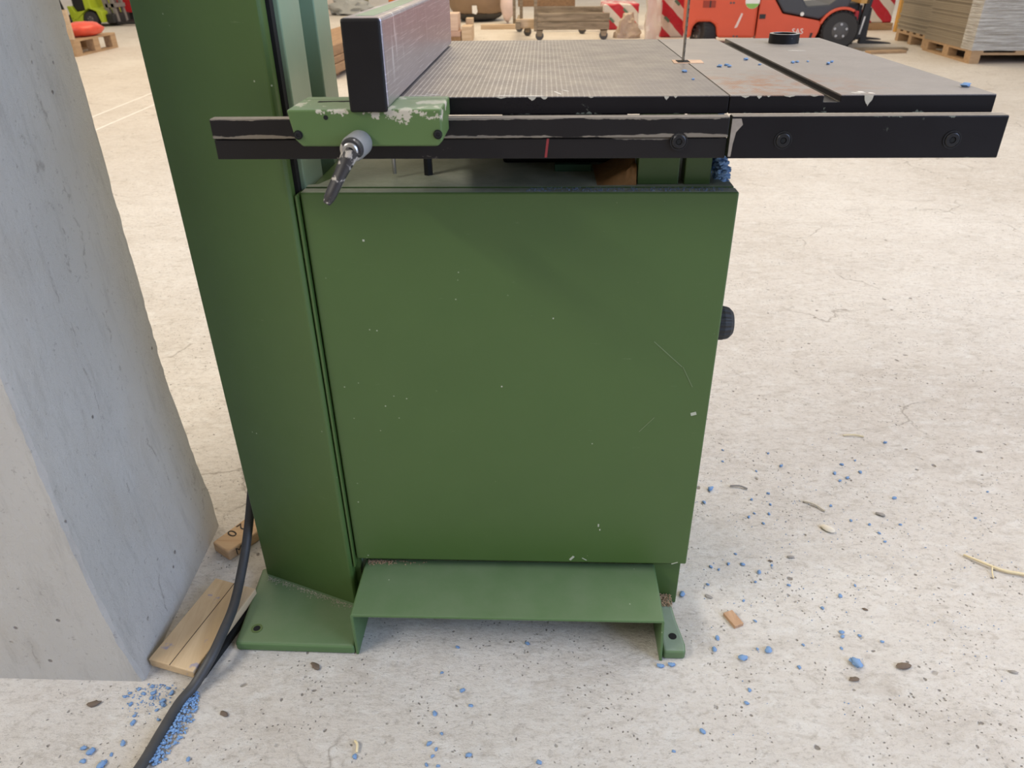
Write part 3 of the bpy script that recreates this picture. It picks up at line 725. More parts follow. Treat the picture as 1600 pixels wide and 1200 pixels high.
# straw and slivers
tw = MB().tube([(0.885, 1.19, 0.004), (0.915, 1.162, 0.006), (0.945, 1.143, 0.005), (0.985, 1.13, 0.006), (1.03, 1.10, 0.004)], lambda t: 0.0032 - 0.0014 * abs(t - 0.6), 8, 5)
tw.tube([(0.925, 1.155, 0.006), (0.917, 1.138, 0.004), (0.914, 1.126, 0.002)], 0.0014, 6, 3)
tag(tw.build('straw_twig', M_straw, smooth=40), 'pale forked straw twig on the floor at the right edge', 'twig')
for i, (p, q_, mm, lab) in enumerate((((0.872, 0.862), (0.90, 0.838), M_shav, 'thin pale sliver bundle on the floor near lower right corner'), ((0.452, 1.412), (0.49, 1.402), M_greystone, 'dark thin wood sliver on the floor right of the saw cabinet'), ((0.606, 1.36), (0.645, 1.325), M_shav, 'flat pale shaving on the floor right of the saw'), ((0.93, 0.868), (0.985, 0.862), M_straw, 'straight pale straw cut by the right edge near lower right corner'), ((0.79, 1.63), (0.84, 1.625), M_straw, 'short straw bit lying farthest back on the right floor'), ((-0.292, 0.735), (-0.285, 0.715), M_straw, 'small pale shaving standing by blue crumb in front of the saw'))):
    a, b_ = Vector((*p, 0.003)), Vector((*q_, 0.003)); mid = (a + b_) / 2 + Vector((0.002, 0.003, 0.002))
    tag(MB().tube([a, mid, b_], 0.0021, 7, 3).build('sliver', mm, smooth=40), lab, 'wood sliver')

# loose stones and chips
STO = [((0.764, 1.317), 0.0085, 1, 'round grey pebble on the floor right of the saw, above the twig line'), ((0.647, 0.906), 0.0115, 0, 'long curved dark brown chip on the lower right floor'), ((0.550, 0.876), 0.0075, 0, 'short dark brown splinter beside the biggest blue chunk'), ((0.526, 1.177), 0.007, 1, 'oval grey chip on the floor midway right of the wheel door'), ((0.482, 1.165), 0.004, 0, 'tiny dark pebble among blue crumbs by the cabinet corner'), ((0.632, 1.265), 0.014, 2, 'pale flat flake on the floor right of the saw'), ((0.8315, 0.899), 0.006, 1, 'small grey stone near the sliver bundle at lower right'), ((-0.394, 0.877), 0.0085, 0, 'brown bark flake on the floor in front of the left saw foot'), ((-0.752, 0.791), 0.0095, 0, 'dark brown flake on the floor in front of the pillar'), ((-0.522, 0.778), 0.007, 0, 'brown speck of bark right of the cable on the floor'), ((0.628, 1.037), 0.0045, 0, 'small dark stone at the end of the floor scratch'), ((0.335, 1.062), 0.006, 1, 'dark grey chip by the wooden chip right of the saw foot')]
for (x, y), r, k, lab in STO:
    g = MB().blob((0, 0, r * 0.22), (r * random.uniform(1.1, 1.5), r * 0.62, r * 0.28), 0.22, 2)
    g.bm.transform(Matrix.Translation((x, y, 0.0005)) @ Matrix.Rotation(random.uniform(-0.7, 0.3), 4, 'Z'))
    tag(g.build('stone_chip', (M_stone, M_greystone, M_shav)[k], smooth=50), lab, 'debris')

# blue foam crumbs
CR = {}
def crumb(x, y, r, z=0.0, label='', group=None):
    key = random.randrange(5)
    if key not in CR:
        g = MB().blob((0, 0, 0.62), (1.1, 0.8, 0.62), 0.30, 2)
        g.blob((0.75, 0.3, 0.4), (0.5, 0.6, 0.4), 0.35, 1)
        o = g.build('foam_crumb', M_blue, smooth=60); CR[key] = o
    else:
        o = CR[key].copy(); COL.objects.link(o)
    o.location = (x, y, z); o.scale = (r, r, r * 0.8); o.rotation_euler = (0, 0, random.uniform(0, 6.28))
    tag(o, label, 'foam crumb', group); return o
Rr = [(0.886, 1.602), (0.465, 1.561), (0.455, 1.512), (0.576, 1.548), (0.528, 1.474), (0.594, 1.496), (0.714, 1.469), (0.743, 1.505), (0.782, 1.523), (0.777, 1.474), (0.738, 1.451), (0.717, 1.44), (0.404, 1.401), (0.38, 1.351), (0.491, 1.365), (0.535, 1.388), (0.529, 1.348), (0.485, 1.316), (0.47, 1.303), (0.517, 1.315), (0.497, 1.282), (0.819, 1.377), (0.969, 1.311), (1.043, 1.405), (0.664, 1.346), (0.692, 1.296), (0.728, 1.284), (0.738, 1.256), (0.74, 1.229), (0.795, 1.285), (0.414, 1.184), (0.355, 1.145), (0.37, 1.138), (0.393, 1.154), (0.422, 1.153), (0.45, 1.131), (0.436, 1.104), (0.481, 1.152), (0.339, 1.095), (0.401, 1.054), (0.5, 1.097), (0.592, 1.071), (0.548, 1.038), (0.631, 1.1), (0.411, 1.003), (0.331, 0.961), (0.321, 0.934), (0.399, 0.937), (0.485, 0.949), (0.463, 0.899), (0.564, 0.98), (0.562, 0.97), (0.551, 0.943), (0.63, 0.96), (0.353, 0.824), (0.364, 0.85), (0.269, 0.769), (0.218, 0.733), (0.594, 0.973)]
for x, y in Rr: crumb(x, y, random.choice((0.0028, 0.0032, 0.0036, 0.0045)), 0, 'small blue foam crumb scattered on the floor right of the saw', 'blue crumbs right of the saw')
Lr = [(-0.689, 0.823), (-0.669, 0.83), (-0.702, 0.814), (-0.707, 0.807), (-0.69, 0.793), (-0.673, 0.771), (-0.669, 0.759), (-0.661, 0.815), (-0.629, 0.816), (-0.634, 0.793), (-0.638, 0.80), (-0.64, 0.783), (-0.68, 0.69), (-0.726, 0.711), (-0.677, 0.702), (-0.667, 0.721), (-0.55, 0.697), (-0.64, 0.826), (-0.629, 0.765), (-0.716, 0.689), (-0.66, 0.806), (-0.677, 0.814), (-0.586, 0.696)]
for x, y in Lr: crumb(x, y, random.choice((0.003, 0.0036, 0.0045)), 0, 'small blue foam crumb on the floor between pillar base and cable', 'blue crumbs by the cable')
Mr = [(-0.168, 0.871), (-0.128, 0.836), (-0.111, 0.806), (-0.17, 0.789), (-0.154, 0.753), (-0.16, 0.726), (-0.164, 0.714), (-0.172, 0.735), (-0.172, 0.699), (-0.107, 0.717), (-0.153, 0.698), (-0.287, 0.709), (-0.018, 0.938), (-0.146, 0.927), (0.005, 0.708)]
for x, y in Mr: crumb(x, y, random.choice((0.0028, 0.0034, 0.0042)), 0, 'small blue foam crumb on the floor in front of the step', 'blue crumbs in front of the step')
Tr = [(0.268, 1.22), (0.281, 1.234), (0.282, 1.219), (0.206, 1.168), (0.206, 1.095), (0.387, 1.258), (0.396, 1.265), (0.414, 1.271), (0.435, 1.24), (0.448, 1.262), (0.332, 1.238), (0.325, 1.299)]
for x, y in Tr: crumb(x, y, random.choice((0.0022, 0.003, 0.0036)), TZ, 'small blue foam crumb lying on the saw table', 'blue crumbs on the table')
for x, y, r, z, lab in ((0.565, 0.908, 0.0105, 0, 'biggest blue foam chunk on the lower right floor'), (0.418, 0.935, 0.007, 0, 'blue foam lump on the floor just right of the wooden chip'), (0.368, 0.916, 0.007, 0, 'flat blue foam lump on the floor below the wooden chip'), (0.404, 1.401, 0.007, 0, 'blue foam lump closest to the cabinet flank'), (0.284, 1.066, 0.0065, 0, 'blue foam lump touching the cabinet bottom right corner'), (0.218, 0.895, 0.0055, 0, 'left one of two blue crumbs at the right saw foot'), (0.238, 0.898, 0.0055, 0, 'right one of two blue crumbs at the right saw foot'), (-0.711, 0.704, 0.0065, 0, 'round blue foam lump in front of the pillar, nearest left'), (-0.682, 0.682, 0.007, 0, 'blue foam clump left of the cable at the lower edge'), (0.534, 1.02, 0.0055, TZ, 'blue foam crumb at the right front corner of the table')):
    crumb(x, y, r, z, lab)

def pile(name, pts, r0, r1, m, label, cat):
    g = MB()
    for x, y, z in pts:
        r = random.uniform(r0, r1); g.blob((x, y, z + r * 0.55), (r, r * random.uniform(0.6, 1), r * 0.7), 0.35, 1)
    return tag(g.build(name, m), label, cat, None, 'stuff')
pts = []
for i in range(330):
    t = random.random(); w_ = random.random() ** 1.6
    y = 0.685 + t * 0.135; x = -0.6035 - (0.74 - y) * 0.12 + w_ * (0.006 + 0.022 * math.sin(math.pi * min(1, t * 1.02)) ** 0.7)
    pts.append((x + 0.004, y, (1 - w_) * 0.007))
pile('foam_shavings', pts, 0.0012, 0.003, M_bluedust, 'heap of fine blue foam shavings along the right of the cable', 'foam shavings')
pts = [(random.gauss(-0.665, 0.022), random.gauss(0.817, 0.022), 0) for _ in range(220)]
pts = [p for p in pts if not (p[0] < -0.684 and p[1] > 0.83) and p[0] < -0.608 and p[1] < 0.834]
pile('foam_dust', pts, 0.0006, 0.0018, M_blue, 'fine blue foam dust on the floor at the pillar corner', 'foam dust')
pts = []
for _ in range(900):
    x = random.uniform(0.2455, 0.262); u = random.random(); y = random.uniform(1.05, 1.17)
    hmax = 0.085 * max(0, min(1, (0.270 - x) / 0.022)) * min(1, (y - 1.035) / 0.05)
    pts.append((x, y, 0.8155 + random.random() * max(hmax, 0.001)))
pile('foam_heap', pts, 0.0022, 0.0048, M_bluedust, 'blue foam shavings heaped on the cabinet top beside the green block', 'foam shavings')
pts = [(random.uniform(-0.02, 0.262), 1.024 + random.random() * 0.019, 0.8115) for _ in range(500)]
pile('blue_dust', pts, 0.0004, 0.0011, plain('grey_blue_dust', (0.20, 0.25, 0.36), 0.9), 'thin grey blue dust along the front edge of the cabinet top', 'dust')
hb = MB()
n_ = 14
gx = [[None] * (n_ + 1) for _ in range(n_ + 1)]
for i in range(n_ + 1):
    for j in range(n_ + 1):
        x = 0.079 + 0.055 * i / n_; y = 1.052 + 0.12 * j / n_
        h = 0.030 * max(0, (x - 0.085) / 0.05) * (1 - 0.15 * abs(j - 5) / 5) * random.uniform(0.85, 1.1) if 0 < j < n_ and i > 0 else 0
        gx[i][j] = hb.bm.verts.new((x, y, 0.8126 + max(h, 0)))
for i in range(n_):
    for j in range(n_): hb.bm.faces.new((gx[i][j], gx[i + 1][j], gx[i + 1][j + 1], gx[i][j + 1]))
tag(hb.build('dust_heap', M_browndust, smooth=60), 'rusty brown sawdust heaped against the green block under the table', 'sawdust', None, 'stuff')
pts = [(random.uniform(0.226, 0.256), 1.015 + random.random() * 0.03, 0.021 + random.random() * 0.004) for _ in range(600)]
pile('wood_dust', pts, 0.0005, 0.0013, M_dust, 'light brown sawdust on the right saw foot', 'sawdust')
pts = [(-0.322 + abs(random.gauss(0, 0.035)), 1.042 - abs(random.gauss(0, 0.005)), 0.101) for _ in range(200)]
pile('step_dust', pts, 0.0006, 0.0016, M_dust, 'brown sawdust in the left rear corner of the step', 'sawdust')
pts = []
for _ in range(420):
    t = random.random(); x = -0.54 + 0.19 * t; y = 1.079 - 0.0735 * t - abs(random.gauss(0, 0.006)) - 0.003
    pts.append((x, y, 0.021))
pile('foot_dust', pts, 0.0004, 0.0012, plain('foot_dust_grey', (0.36, 0.33, 0.26), 0.95), 'grey dust line on the left foot along the column', 'dust')
pts = [(0.66 + random.gauss(0, 0.2), 1.15 + random.gauss(0, 0.2), 0) for _ in range(420)]
pts = [p for p in pts if p[0] > 0.29]
pile('foam_specks', pts, 0.0005, 0.0014, M_blue, 'scattered tiny blue foam specks on the floor right of the saw', 'foam dust')

# ------------------------------------------------------------------ background
def wheel(name, parent, x, y, z, r, w, local=True):
    o = MB().lathe([(-w / 2, r * 0.55), (-w / 2, r * 0.9), (-w * 0.36, r), (w * 0.36, r), (w / 2, r * 0.9), (w / 2, r * 0.55)], (x, y, z), (0, 1, 0), 40).build(name, M_tyre, parent, smooth=35, local=local)
    MB().lathe([(-w * 0.54, r * 0.2), (-w * 0.5, r * 0.45), (-w * 0.42, r * 0.56), (w * 0.4, r * 0.56)], (x, y, z), (0, 1, 0), 32).build('rim', M_hub, o, smooth=35, local=local)
    for k in range(5):
        a = k * 2 * math.pi / 5 + 0.3; px, pz = x + math.cos(a) * r * 0.33, z + math.sin(a) * r * 0.33
        MB().cyl((px, y - w * 0.50, pz), (px, y - w * 0.60, pz), r * 0.07, 8).build('wheel_nut', M_steel, o, local=local)
    tb = MB()
    for k in range(26):
        a = k * 2 * math.pi / 26
        tb.box(-r * 0.045, r * 0.045, -w * 0.48, w * 0.48, 0, r * 0.05, Matrix.Translation((x + math.cos(a) * r * 0.975, y, z + math.sin(a) * r * 0.975)) @ Matrix.Rotation(math.pi / 2 - a, 4, 'Y'))
    tb.build('tread', M_tyre, o, local=local)
    return o

def wheel_turned(*a_, rz=0.0):
    o = wheel(a_[0], a_[1], 0, 0, 0, a_[5], a_[6]); o.location = a_[2:5]; o.rotation_euler = (0, 0, rz); return o

FK = thing('forklift', 'orange red forklift truck behind the saw table, facing right', 'forklift', (2.8, 10.75, 0.0))
X0, Y0 = 2.8, 10.75
def fk(poly, y0, y1, name, m, parent=None, bevel=0.015):
    return MB().prism(poly, y0, y1, 'xz').build(name, m, parent or FK, bevel)
def arch(cx, cz, r, a0, a1, k=8):
    return [(cx + r * math.cos(math.radians(a0 + (a1 - a0) * i / k)), cz + r * math.sin(math.radians(a0 + (a1 - a0) * i / k))) for i in range(k + 1)]
cw = [(1.78, 0.13), (1.86, 0.13), (1.87, 0.25), (1.92, 0.31), (2.08, 0.31), (2.15, 0.27), (2.18, 0.13), (2.63, 0.13), (2.63, 0.95), (2.45, 1.08), (1.95, 1.08), (1.80, 0.95), (1.765, 0.6)]
body = fk(cw, 10.2, 11.3, 'counterweight', M_orange, None, 0.03)
fk([(1.97, 0.47), (2.12, 0.47), (2.12, 0.545), (1.97, 0.545)], 10.194, 10.21, 'recess', plain('dark_orange', (0.32, 0.04, 0.02), 0.6), body, 0)
MB().box(2.05, 2.065, 10.19, 10.2, 0.47, 0.545).build('latch', M_dark, body)
ch = [(2.645, 0.10), (3.34, 0.10), (3.38, 0.20), (3.40, 0.30), (3.36, 0.325), (2.93, 0.40), (2.82, 0.55), (2.70, 0.95), (2.645, 0.95)]
chas = fk(ch, 10.22, 11.28, 'side_panel', M_orange, None, 0.012)
fk([(2.66, 0.345), (2.73, 0.345), (2.73, 0.395), (2.66, 0.395)], 10.212, 10.222, 'filler_recess', M_dark, chas, 0)
fk([(3.28, 0.13), (3.305, 0.13), (3.315, 0.19), (3.29, 0.19)], 10.212, 10.222, 'slot', M_dark, chas, 0)
fk([(2.84, 0.55), (2.94, 0.41), (3.37, 0.335), (3.55, 0.44), (3.68, 0.46), (3.72, 0.62), (3.60, 0.62), (3.45, 0.50), (3.20, 0.48), (3.10, 0.62), (3.05, 0.95), (2.78, 0.95)], 10.25, 11.25, 'cowl', M_charcoal, None, 0.02)
MB().cyl((3.16, 10.235, 0.395), (3.16, 10.255, 0.395), 0.022, 16).build('round_badge', M_white, FK)
fen = arch(3.63, 0.20, 0.275, 160, 62) + arch(3.63, 0.20, 0.245, 62, 160)
fk(fen, 10.2, 11.3, 'fender', M_orange, None, 0.008)
wf = MB
wheel('wheel', FK, 3.63 - X0, 10.32 - Y0, 0.215, 0.215, 0.2)
wheel('wheel', FK, 3.63 - X0, 11.18 - Y0, 0.215, 0.215, 0.2)
wheel_turned('wheel', FK, 2.02 - X0, 10.40 - Y0, 0.19, 0.19, 0.19, rz=math.radians(-62))
wheel_turned('wheel', FK, 2.02 - X0, 11.10 - Y0, 0.19, 0.19, 0.19, rz=math.radians(-62))
for y in (10.4, 11.02):
    MB().prism([(3.86, 0.12), (3.93, 0.12), (4.10, 1.5), (4.02, 1.5)], y, y + 0.08, 'xz').build('mast_rail', M_dark, FK, 0.006)
mr = [o for o in COL.objects if o.name == 'mast_rail'][0]
MB().prism([(3.888, 0.16), (3.905, 0.16), (3.932, 0.36), (3.915, 0.36)], 10.394, 10.40, 'xz').build('mast_label', M_white, mr)
for z in (0.50, 0.9): MB().box(3.80 + z * 0.09, 3.90 + z * 0.09, 10.4, 11.1, z, z + 0.05).build('cross_bar', M_yellow if z < 0.6 else M_dark, FK)
MB().box(3.72, 3.88, 10.55, 10.95, 0.12, 0.5).build('axle_housing', M_dark, FK, 0.02)
MB().box(3.79, 3.84, 10.36, 10.46, 0.18, 0.42).build('tilt_cylinder', M_red, FK, 0.01)
for y in (10.45, 10.95):
    MB().prism([(3.93, 0.05), (4.30, 0.05), (4.30, 0.06), (4.0, 0.09), (4.0, 0.45), (3.95, 0.45)], y, y + 0.11, 'xz').build('fork', M_dark, FK)
mt = Matrix(((1, 0, 0, 3.135), (0, 0, -1, 10.2185), (0, 1, 0, 0.205), (0, 0, 0, 1)))
text_part('lettering', 'SAS', 0.085, mt, M_white, FK, 0.004)
MB().cyl((2.555, 10.196, 0.54), (2.555, 10.203, 0.54), 0.085, 32).build('sticker', M_white, body)
MB().prism([(2.555 + 0.083 * math.cos(a), 0.54 + 0.083 * math.sin(a)) for a in [math.radians(200 + i * 14) for i in range(11)]], 10.193, 10.1965, 'xz').build('sticker_band', M_stickgreen, body)
for x, z in ((2.30, 0.52), (2.335, 0.52), (2.38, 0.15), (2.42, 0.15)): MB().cyl((x, 10.195, z), (x, 10.205, z), 0.012, 10).build('bolt', M_hub, body)
MB().prism([(2.375, 0.24), (2.41, 0.25), (2.46, 0.40), (2.44, 0.41)], 10.197, 10.203, 'xz').build('scrape', M_pinkbag, body)

FK.rotation_euler = (0, 0, math.radians(-8)); FK.location.x += 0.07

def pallet(name, loc, rz, L=1.2, D=0.8, H=0.144, label='', group=None, cat='pallet', flip=False):
    """boards along x, three bearers of blocks"""
    o = thing(name, label, cat, loc, rz, group)
    def put(nm, x0, x1, y0, y1, z0, z1):
        if flip: x0, x1, y0, y1 = y0, y1, x0, x1
        MB().box(x0, x1, y0, y1, z0, z1).build(nm, M_pallet, o, local=True)
    for j in range(3):
        y = j * (D - 0.1) / 2
        put('bottom_board', 0, L, y, y + 0.1, 0.0, 0.022)
        for i in range(3):
            x = i * (L - 0.145) / 2
            put('block', x, x + 0.145, y, y + 0.1, 0.022, H - 0.044)
    for i in range(3):
        x = i * (L - 0.145) / 2
        put('stringer', x, x + 0.145, 0, D, H - 0.044, H - 0.022)
    for j in range(5):
        y = j * (D - 0.12) / 4
        put('deck_board', 0, L, y, y + 0.12, H - 0.022, H)
    return o

# stack of boards at right; its near corner points to the camera
RZ = math.radians(-2.8)
pallet('pallet', (4.555, 8.76, 0), RZ, 1.28, 1.9, 0.13, 'wooden pallet under the film wrapped board stack on the right', flip=True)
ST = thing('board_stack', 'tall stack of grey brown boards wrapped in clear film on a pallet', 'board stack', (4.555, 8.76, 0.1305), RZ)
b0 = None
for k in range(34):
    if b0 is None:
        b0 = MB().box(0, 1.9, 0, 1.28, 0.0, 0.0185).build('board', M_board, ST, 0.002, local=True); o = b0
    else:
        o = b0.copy(); COL.objects.link(o); o.parent = ST
    o.location = (random.uniform(-0.008, 0.008), random.uniform(-0.006, 0.006), k * 0.0195)
fm = MB()
for k in range(17):
    z0 = k * 0.039
    fm.prism([(-0.014, -0.014), (1.914, -0.014), (1.914, -0.0125), (-0.0125, -0.0125), (-0.0125, 0.25), (-0.014, 0.25)], z0, z0 + 0.037, 'xy')
fm.build('stretch_film', M_film, ST, local=True)
pallet('pallet', (4.70, 10.18, 0), RZ, 1.2, 1.0, 0.144, 'second wooden pallet behind the board stack on the right')
ST2 = thing('board_stack', 'lower brown board pile partly hidden behind the wrapped board stack', 'board stack', (4.70, 10.18, 0.1445), RZ)
b1 = None
for k in range(24):
    if b1 is None:
        b1 = MB().box(0, 1.2, 0, 1.0, 0.0, 0.022).build('board', M_board, ST2, local=True); o = b1
    else:
        o = b1.copy(); COL.objects.link(o); o.parent = ST2
    o.location = (random.uniform(-0.01, 0.01), 0, k * 0.0235)
tag(MB().box(5.20, 5.28, 12.30, 12.38, 0.0, 1.2).build('post', M_yellow, None, 0.004), 'yellow wooden post behind the farther board pile', 'post')
for i, (p, q_, lab) in enumerate((((3.72, 10.02), (4.42, 10.02), 'loose brown plank on the floor in front of the forks'), ((3.85, 9.72), (4.30, 9.80), 'loose light plank on the floor nearest the board stack'))):
    d_ = Vector((q_[0] - p[0], q_[1] - p[1], 0)); a_ = math.atan2(d_.y, d_.x)
    tag(MB().box(0, d_.length, -0.06, 0.06, 0.0005, 0.03, Matrix.Translation((*p, 0)) @ Matrix.Rotation(a_, 4, 'Z')).build('loose_plank', (M_oldwood, M_pallet)[i], None, 0.003), lab, 'plank')

def pack(name, x0, x1, y0, y1, z0, z1, label, m=M_stripe):
    o = thing(name, label, 'wrapped pack', ((x0 + x1) / 2, y0, z0))
    g = MB().box(x0, x1, y0, y1, z0, z1)
    bmesh.ops.subdivide_edges(g.bm, edges=g.bm.edges[:], cuts=6, use_grid_fill=True)
    for v in g.bm.verts:
        if v.co.z > z0 + 0.01: v.co += Vector((random.uniform(-1, 1), random.uniform(-1, 1), random.uniform(-1, 1))) * 0.008
    g.build('pack_body', m, o, 0.02, smooth=60)
    for x, z in ((x0 + 0.25 * (x1 - x0), z0 + 0.38 * (z1 - z0)), (x0 + 0.62 * (x1 - x0), z0 + 0.72 * (z1 - z0))):
        MB().box(-0.045, 0.045, -0.004, 0.004, -0.018, 0.018, Matrix.Translation((x, y0 - 0.012, z)) @ Matrix.Rotation(0.75, 4, 'Y')).build('print_mark', M_greenprint, o)
    return o
pack('insulation_pack', 0.95, 1.51, 13.05, 13.85, 0.0, 0.37, 'red and white striped pack behind the trolley')
pack('insulation_pack', 1.68, 2.02, 11.80, 12.4, 0.0, 0.62, 'striped red and white pack just left of the forklift')
pack('insulation_pack', 4.68, 5.25, 12.6, 13.2, 0.10, 0.75, 'striped pack in cloudy film seen behind the forklift mast')
tag(MB().box(4.66, 5.27, 12.58, 13.22, 0.0, 0.0995).build('low_skid', M_pallet, None, 0.004), 'low wooden base under the striped pack behind the mast', 'pallet')
def crumple(x0, x1, y0, y1, z1, amp, taper, seed):
    g = MB().box(x0, x1, y0, y1, 0.0, z1)
    bmesh.ops.subdivide_edges(g.bm, edges=g.bm.edges[:], cuts=9, use_grid_fill=True)
    c = Vector(((x0 + x1) / 2, (y0 + y1) / 2, 0))
    for v in g.bm.verts:
        f = 1 - taper * v.co.z / z1
        v.co.x = c.x + (v.co.x - c.x) * f; v.co.y = c.y + (v.co.y - c.y) * f
        n3 = mnoise.noise_vector(v.co * 7 + Vector((seed, 0, 0))) * amp + mnoise.noise_vector(v.co * 19 + Vector((0, seed, 0))) * amp * 0.6
        if v.co.z < 0.01: n3.z = 0
        v.co += n3; v.co.z = max(v.co.z, 0.0)
    return g
tag(crumple(1.44, 1.63, 11.45, 11.62, 0.62, 0.035, 0.0, 3.1).build('white_film_bundle', M_wfilm, None, smooth=25), 'upright crumpled white film bundle between trolley and forklift', 'film bundle')
tag(crumple(1.05, 1.40, 11.70, 11.95, 0.30, 0.05, 0.65, 9.4).build('wrapping_paper', M_paper, None, smooth=25), 'crumpled beige wrapping on the floor beside the trolley', 'wrapping')

# timber trolley
TRY = thing('timber_trolley', 'weathered wooden trolley on castors with upright posts', 'trolley', (0.3, 12.2, 0.0))
tx0, ty0 = 0.3, 12.2
for y, nm in ((11.50, 'side_board'), (12.85, 'side_board')):
    for z in (0.135, 0.245):
        MB().box(-0.09, 0.93, y, y + 0.07, z, z + 0.10).build(nm, M_oldwood, TRY, 0.006)
for x in (-0.38, 0.86):
    MB().box(x, x + 0.07, 11.58, 12.84, 0.14, 0.24).build('end_board', M_oldwood, TRY, 0.006)
MB().box(-0.38, -0.02, 11.70, 11.78, 0.15, 0.26).build('end_block', M_newwood, TRY, 0.006)
MB().box(-0.38, 0.5, 12.86, 12.92, 0.35, 0.45).build('deck_beam', M_brownwood, TRY, 0.006)
for x, y in ((-0.12, 11.49), (-0.33, 11.95), (-0.46, 12.80)):
    MB().box(x, x + 0.045, y, y + 0.05, 0.12, 0.95).build('upright', M_oldwood, TRY, 0.003)
for x, y in ((-0.04, 11.56), (0.86, 11.56), (0.60, 12.45), (-0.22, 12.2), (-0.42, 13.3)):
    if y > 13: x, y = -0.36, 12.86
    cs = MB().prism([(x - 0.05, 0.14), (x + 0.05, 0.14), (x + 0.034, 0.06), (x + 0.027, 0.05), (x - 0.027, 0.05), (x - 0.034, 0.06)], y - 0.045, y - 0.036, 'xz').prism([(x - 0.05, 0.14), (x + 0.05, 0.14), (x + 0.034, 0.06), (x - 0.034, 0.06)], y + 0.036, y + 0.045, 'xz').box(x - 0.05, x + 0.05, y - 0.045, y + 0.045, 0.125, 0.135).build('castor', M_oldwood, TRY)
    MB().lathe([(-0.03, 0.04), (-0.024, 0.058), (0.024, 0.058), (0.03, 0.04)], (x, y, 0.058), (0, 1, 0), 20).build('castor_wheel', M_hub, cs, smooth=40)

# round sack with dark edge, label and pale bag
SK = thing('bulk_sack', 'large round brown sack with dark crumpled base', 'sack', (-1.17, 15.0, 0.0))
MB().lathe([(0.0, 0.16), (0.03, 0.28), (0.10, 0.41), (0.20, 0.50), (0.32, 0.55), (0.60, 0.56), (0.9, 0.48), (1.0, 0.2)], (-1.17, 15.1, 0.0), (0, 0, 1), 40).build('sack_body', M_sack, SK, smooth=60)
sr = MB().lathe([(0.0, 0.19), (0.025, 0.31), (0.07, 0.40), (0.13, 0.46), (0.14, 0.42), (0.08, 0.36)], (-1.17, 15.1, 0.0), (0, 0, 1), 48)
for v in sr.bm.verts: v.co += Vector((random.uniform(-1, 1), random.uniform(-1, 1), random.uniform(-0.4, 0.6) if v.co.z > 0.02 else 0)) * 0.02
sr.build('dark_edge', M_sackrim, SK, smooth=60)
MB().prism([(-1.235, 0.16), (-1.17, 0.14), (-1.14, 0.18), (-1.155, 0.28), (-1.235, 0.28)], 14.535, 14.545, 'xz').build('white_label', M_white, SK)
pg = MB().blob((-0.60, 14.4, 0.28), (0.13, 0.15, 0.26), 0.15, 2)
for v in pg.bm.verts: v.co.z = max(v.co.z, 0.0)
tag(pg.build('plastic_bag', M_pinkbag, None, smooth=60), 'pale pinkish plastic bag right of the round brown sack', 'bag')

# timber blocks seen at the far edge of the fence
for x0, x1, y0, y1, z0, z1, m, lab in ((-1.36, -1.135, 11.36, 11.7, 0.0, 0.072, M_brownwood, 'brown timber block at the bottom of the block pile beyond the fence'), (-1.36, -1.14, 11.37, 11.72, 0.0725, 0.14, plain('mauve_wood', (0.5, 0.34, 0.28), 0.8), 'mauve grey timber block on the bottom brown block'), (-1.36, -1.17, 11.40, 11.75, 0.1405, 0.36, M_pinkwood, 'tall pinkish white timber block on top of the block pile'), (-1.125, -0.985, 11.36, 11.7, 0.0, 0.20, M_newwood, 'pale upright timber block right of the block pile'), (-1.10, -1.0, 11.8, 12.0, 0.0, 0.27, M_newwood, 'pale timber block standing behind the block pile')):
    tag(MB().box(x0, x1, y0, y1, z0, z1).build('timber_block', m, None, 0.004), lab, 'timber block')
tag(MB().box(-1.0, 0.2, 13.3, 13.42, 0.0, 0.07).build('timber_beam', M_newwood, None, 0.004), 'long pale beam on the floor behind the trolley', 'beam')

# timber stack seen between column and fence
for (x0, x1, z0, z1, y0, y1, lab) in ((-2.62, -2.06, 0.05, 0.135, 7.93, 10.9, 'lowest long brown timber of the stack behind the column'), (-2.66, -2.08, 0.136, 0.20, 7.95, 10.9, 'middle long brown timber of the stack behind the column'), (-2.70, -2.10, 0.201, 0.30, 7.97, 10.9, 'topmost long brown timber of the stack behind the column')):
    tag(MB().box(x0, x1, y0, y1, z0, z1, Matrix.Translation((-2.08, 7.93, 0)) @ Matrix.Rotation(-0.06, 4, 'Z') @ Matrix.Translation((2.08, -7.93, 0))).build('timber', wood('stack_timber', (0.40, 0.25, 0.14), (0.27, 0.16, 0.09), 3, 'Y'), None, 0.008), lab, 'timber')
for y in (8.2, 10.4): tag(MB().box(-2.60, -2.12 - (y - 8.2) * -0.06, y, y + 0.1, 0.0, 0.0495).build('bearer', M_pallet), ['front wooden bearer under the long timber stack', 'rear wooden bearer under the long timber stack'][int(y > 9)], 'bearer')
tag(MB().box(-4.75, -4.35, 17.5, 17.9, 0.0, 2.5).build('rear_column', M_whitepost), 'white building column far behind the saw column', kind='structure')  # freestanding white column, no wall
pg = MB().blob((-3.95, 16.9, 0.14), (0.42, 0.3, 0.18), 0.25, 3)
for v in pg.bm.verts: v.co.z = max(v.co.z, 0.0)
tag(pg.build('film_heap', M_greybag, None, smooth=60), 'heap of crumpled clear film far behind the fence', 'film heap')
tag(MB().box(-4.55, -3.9, 18.2, 18.6, 0.0, 0.6).build('crate', plain('olive_wood', (0.25, 0.22, 0.08), 0.8), None, 0.01), 'olive brown crate beside the far white column', 'crate')
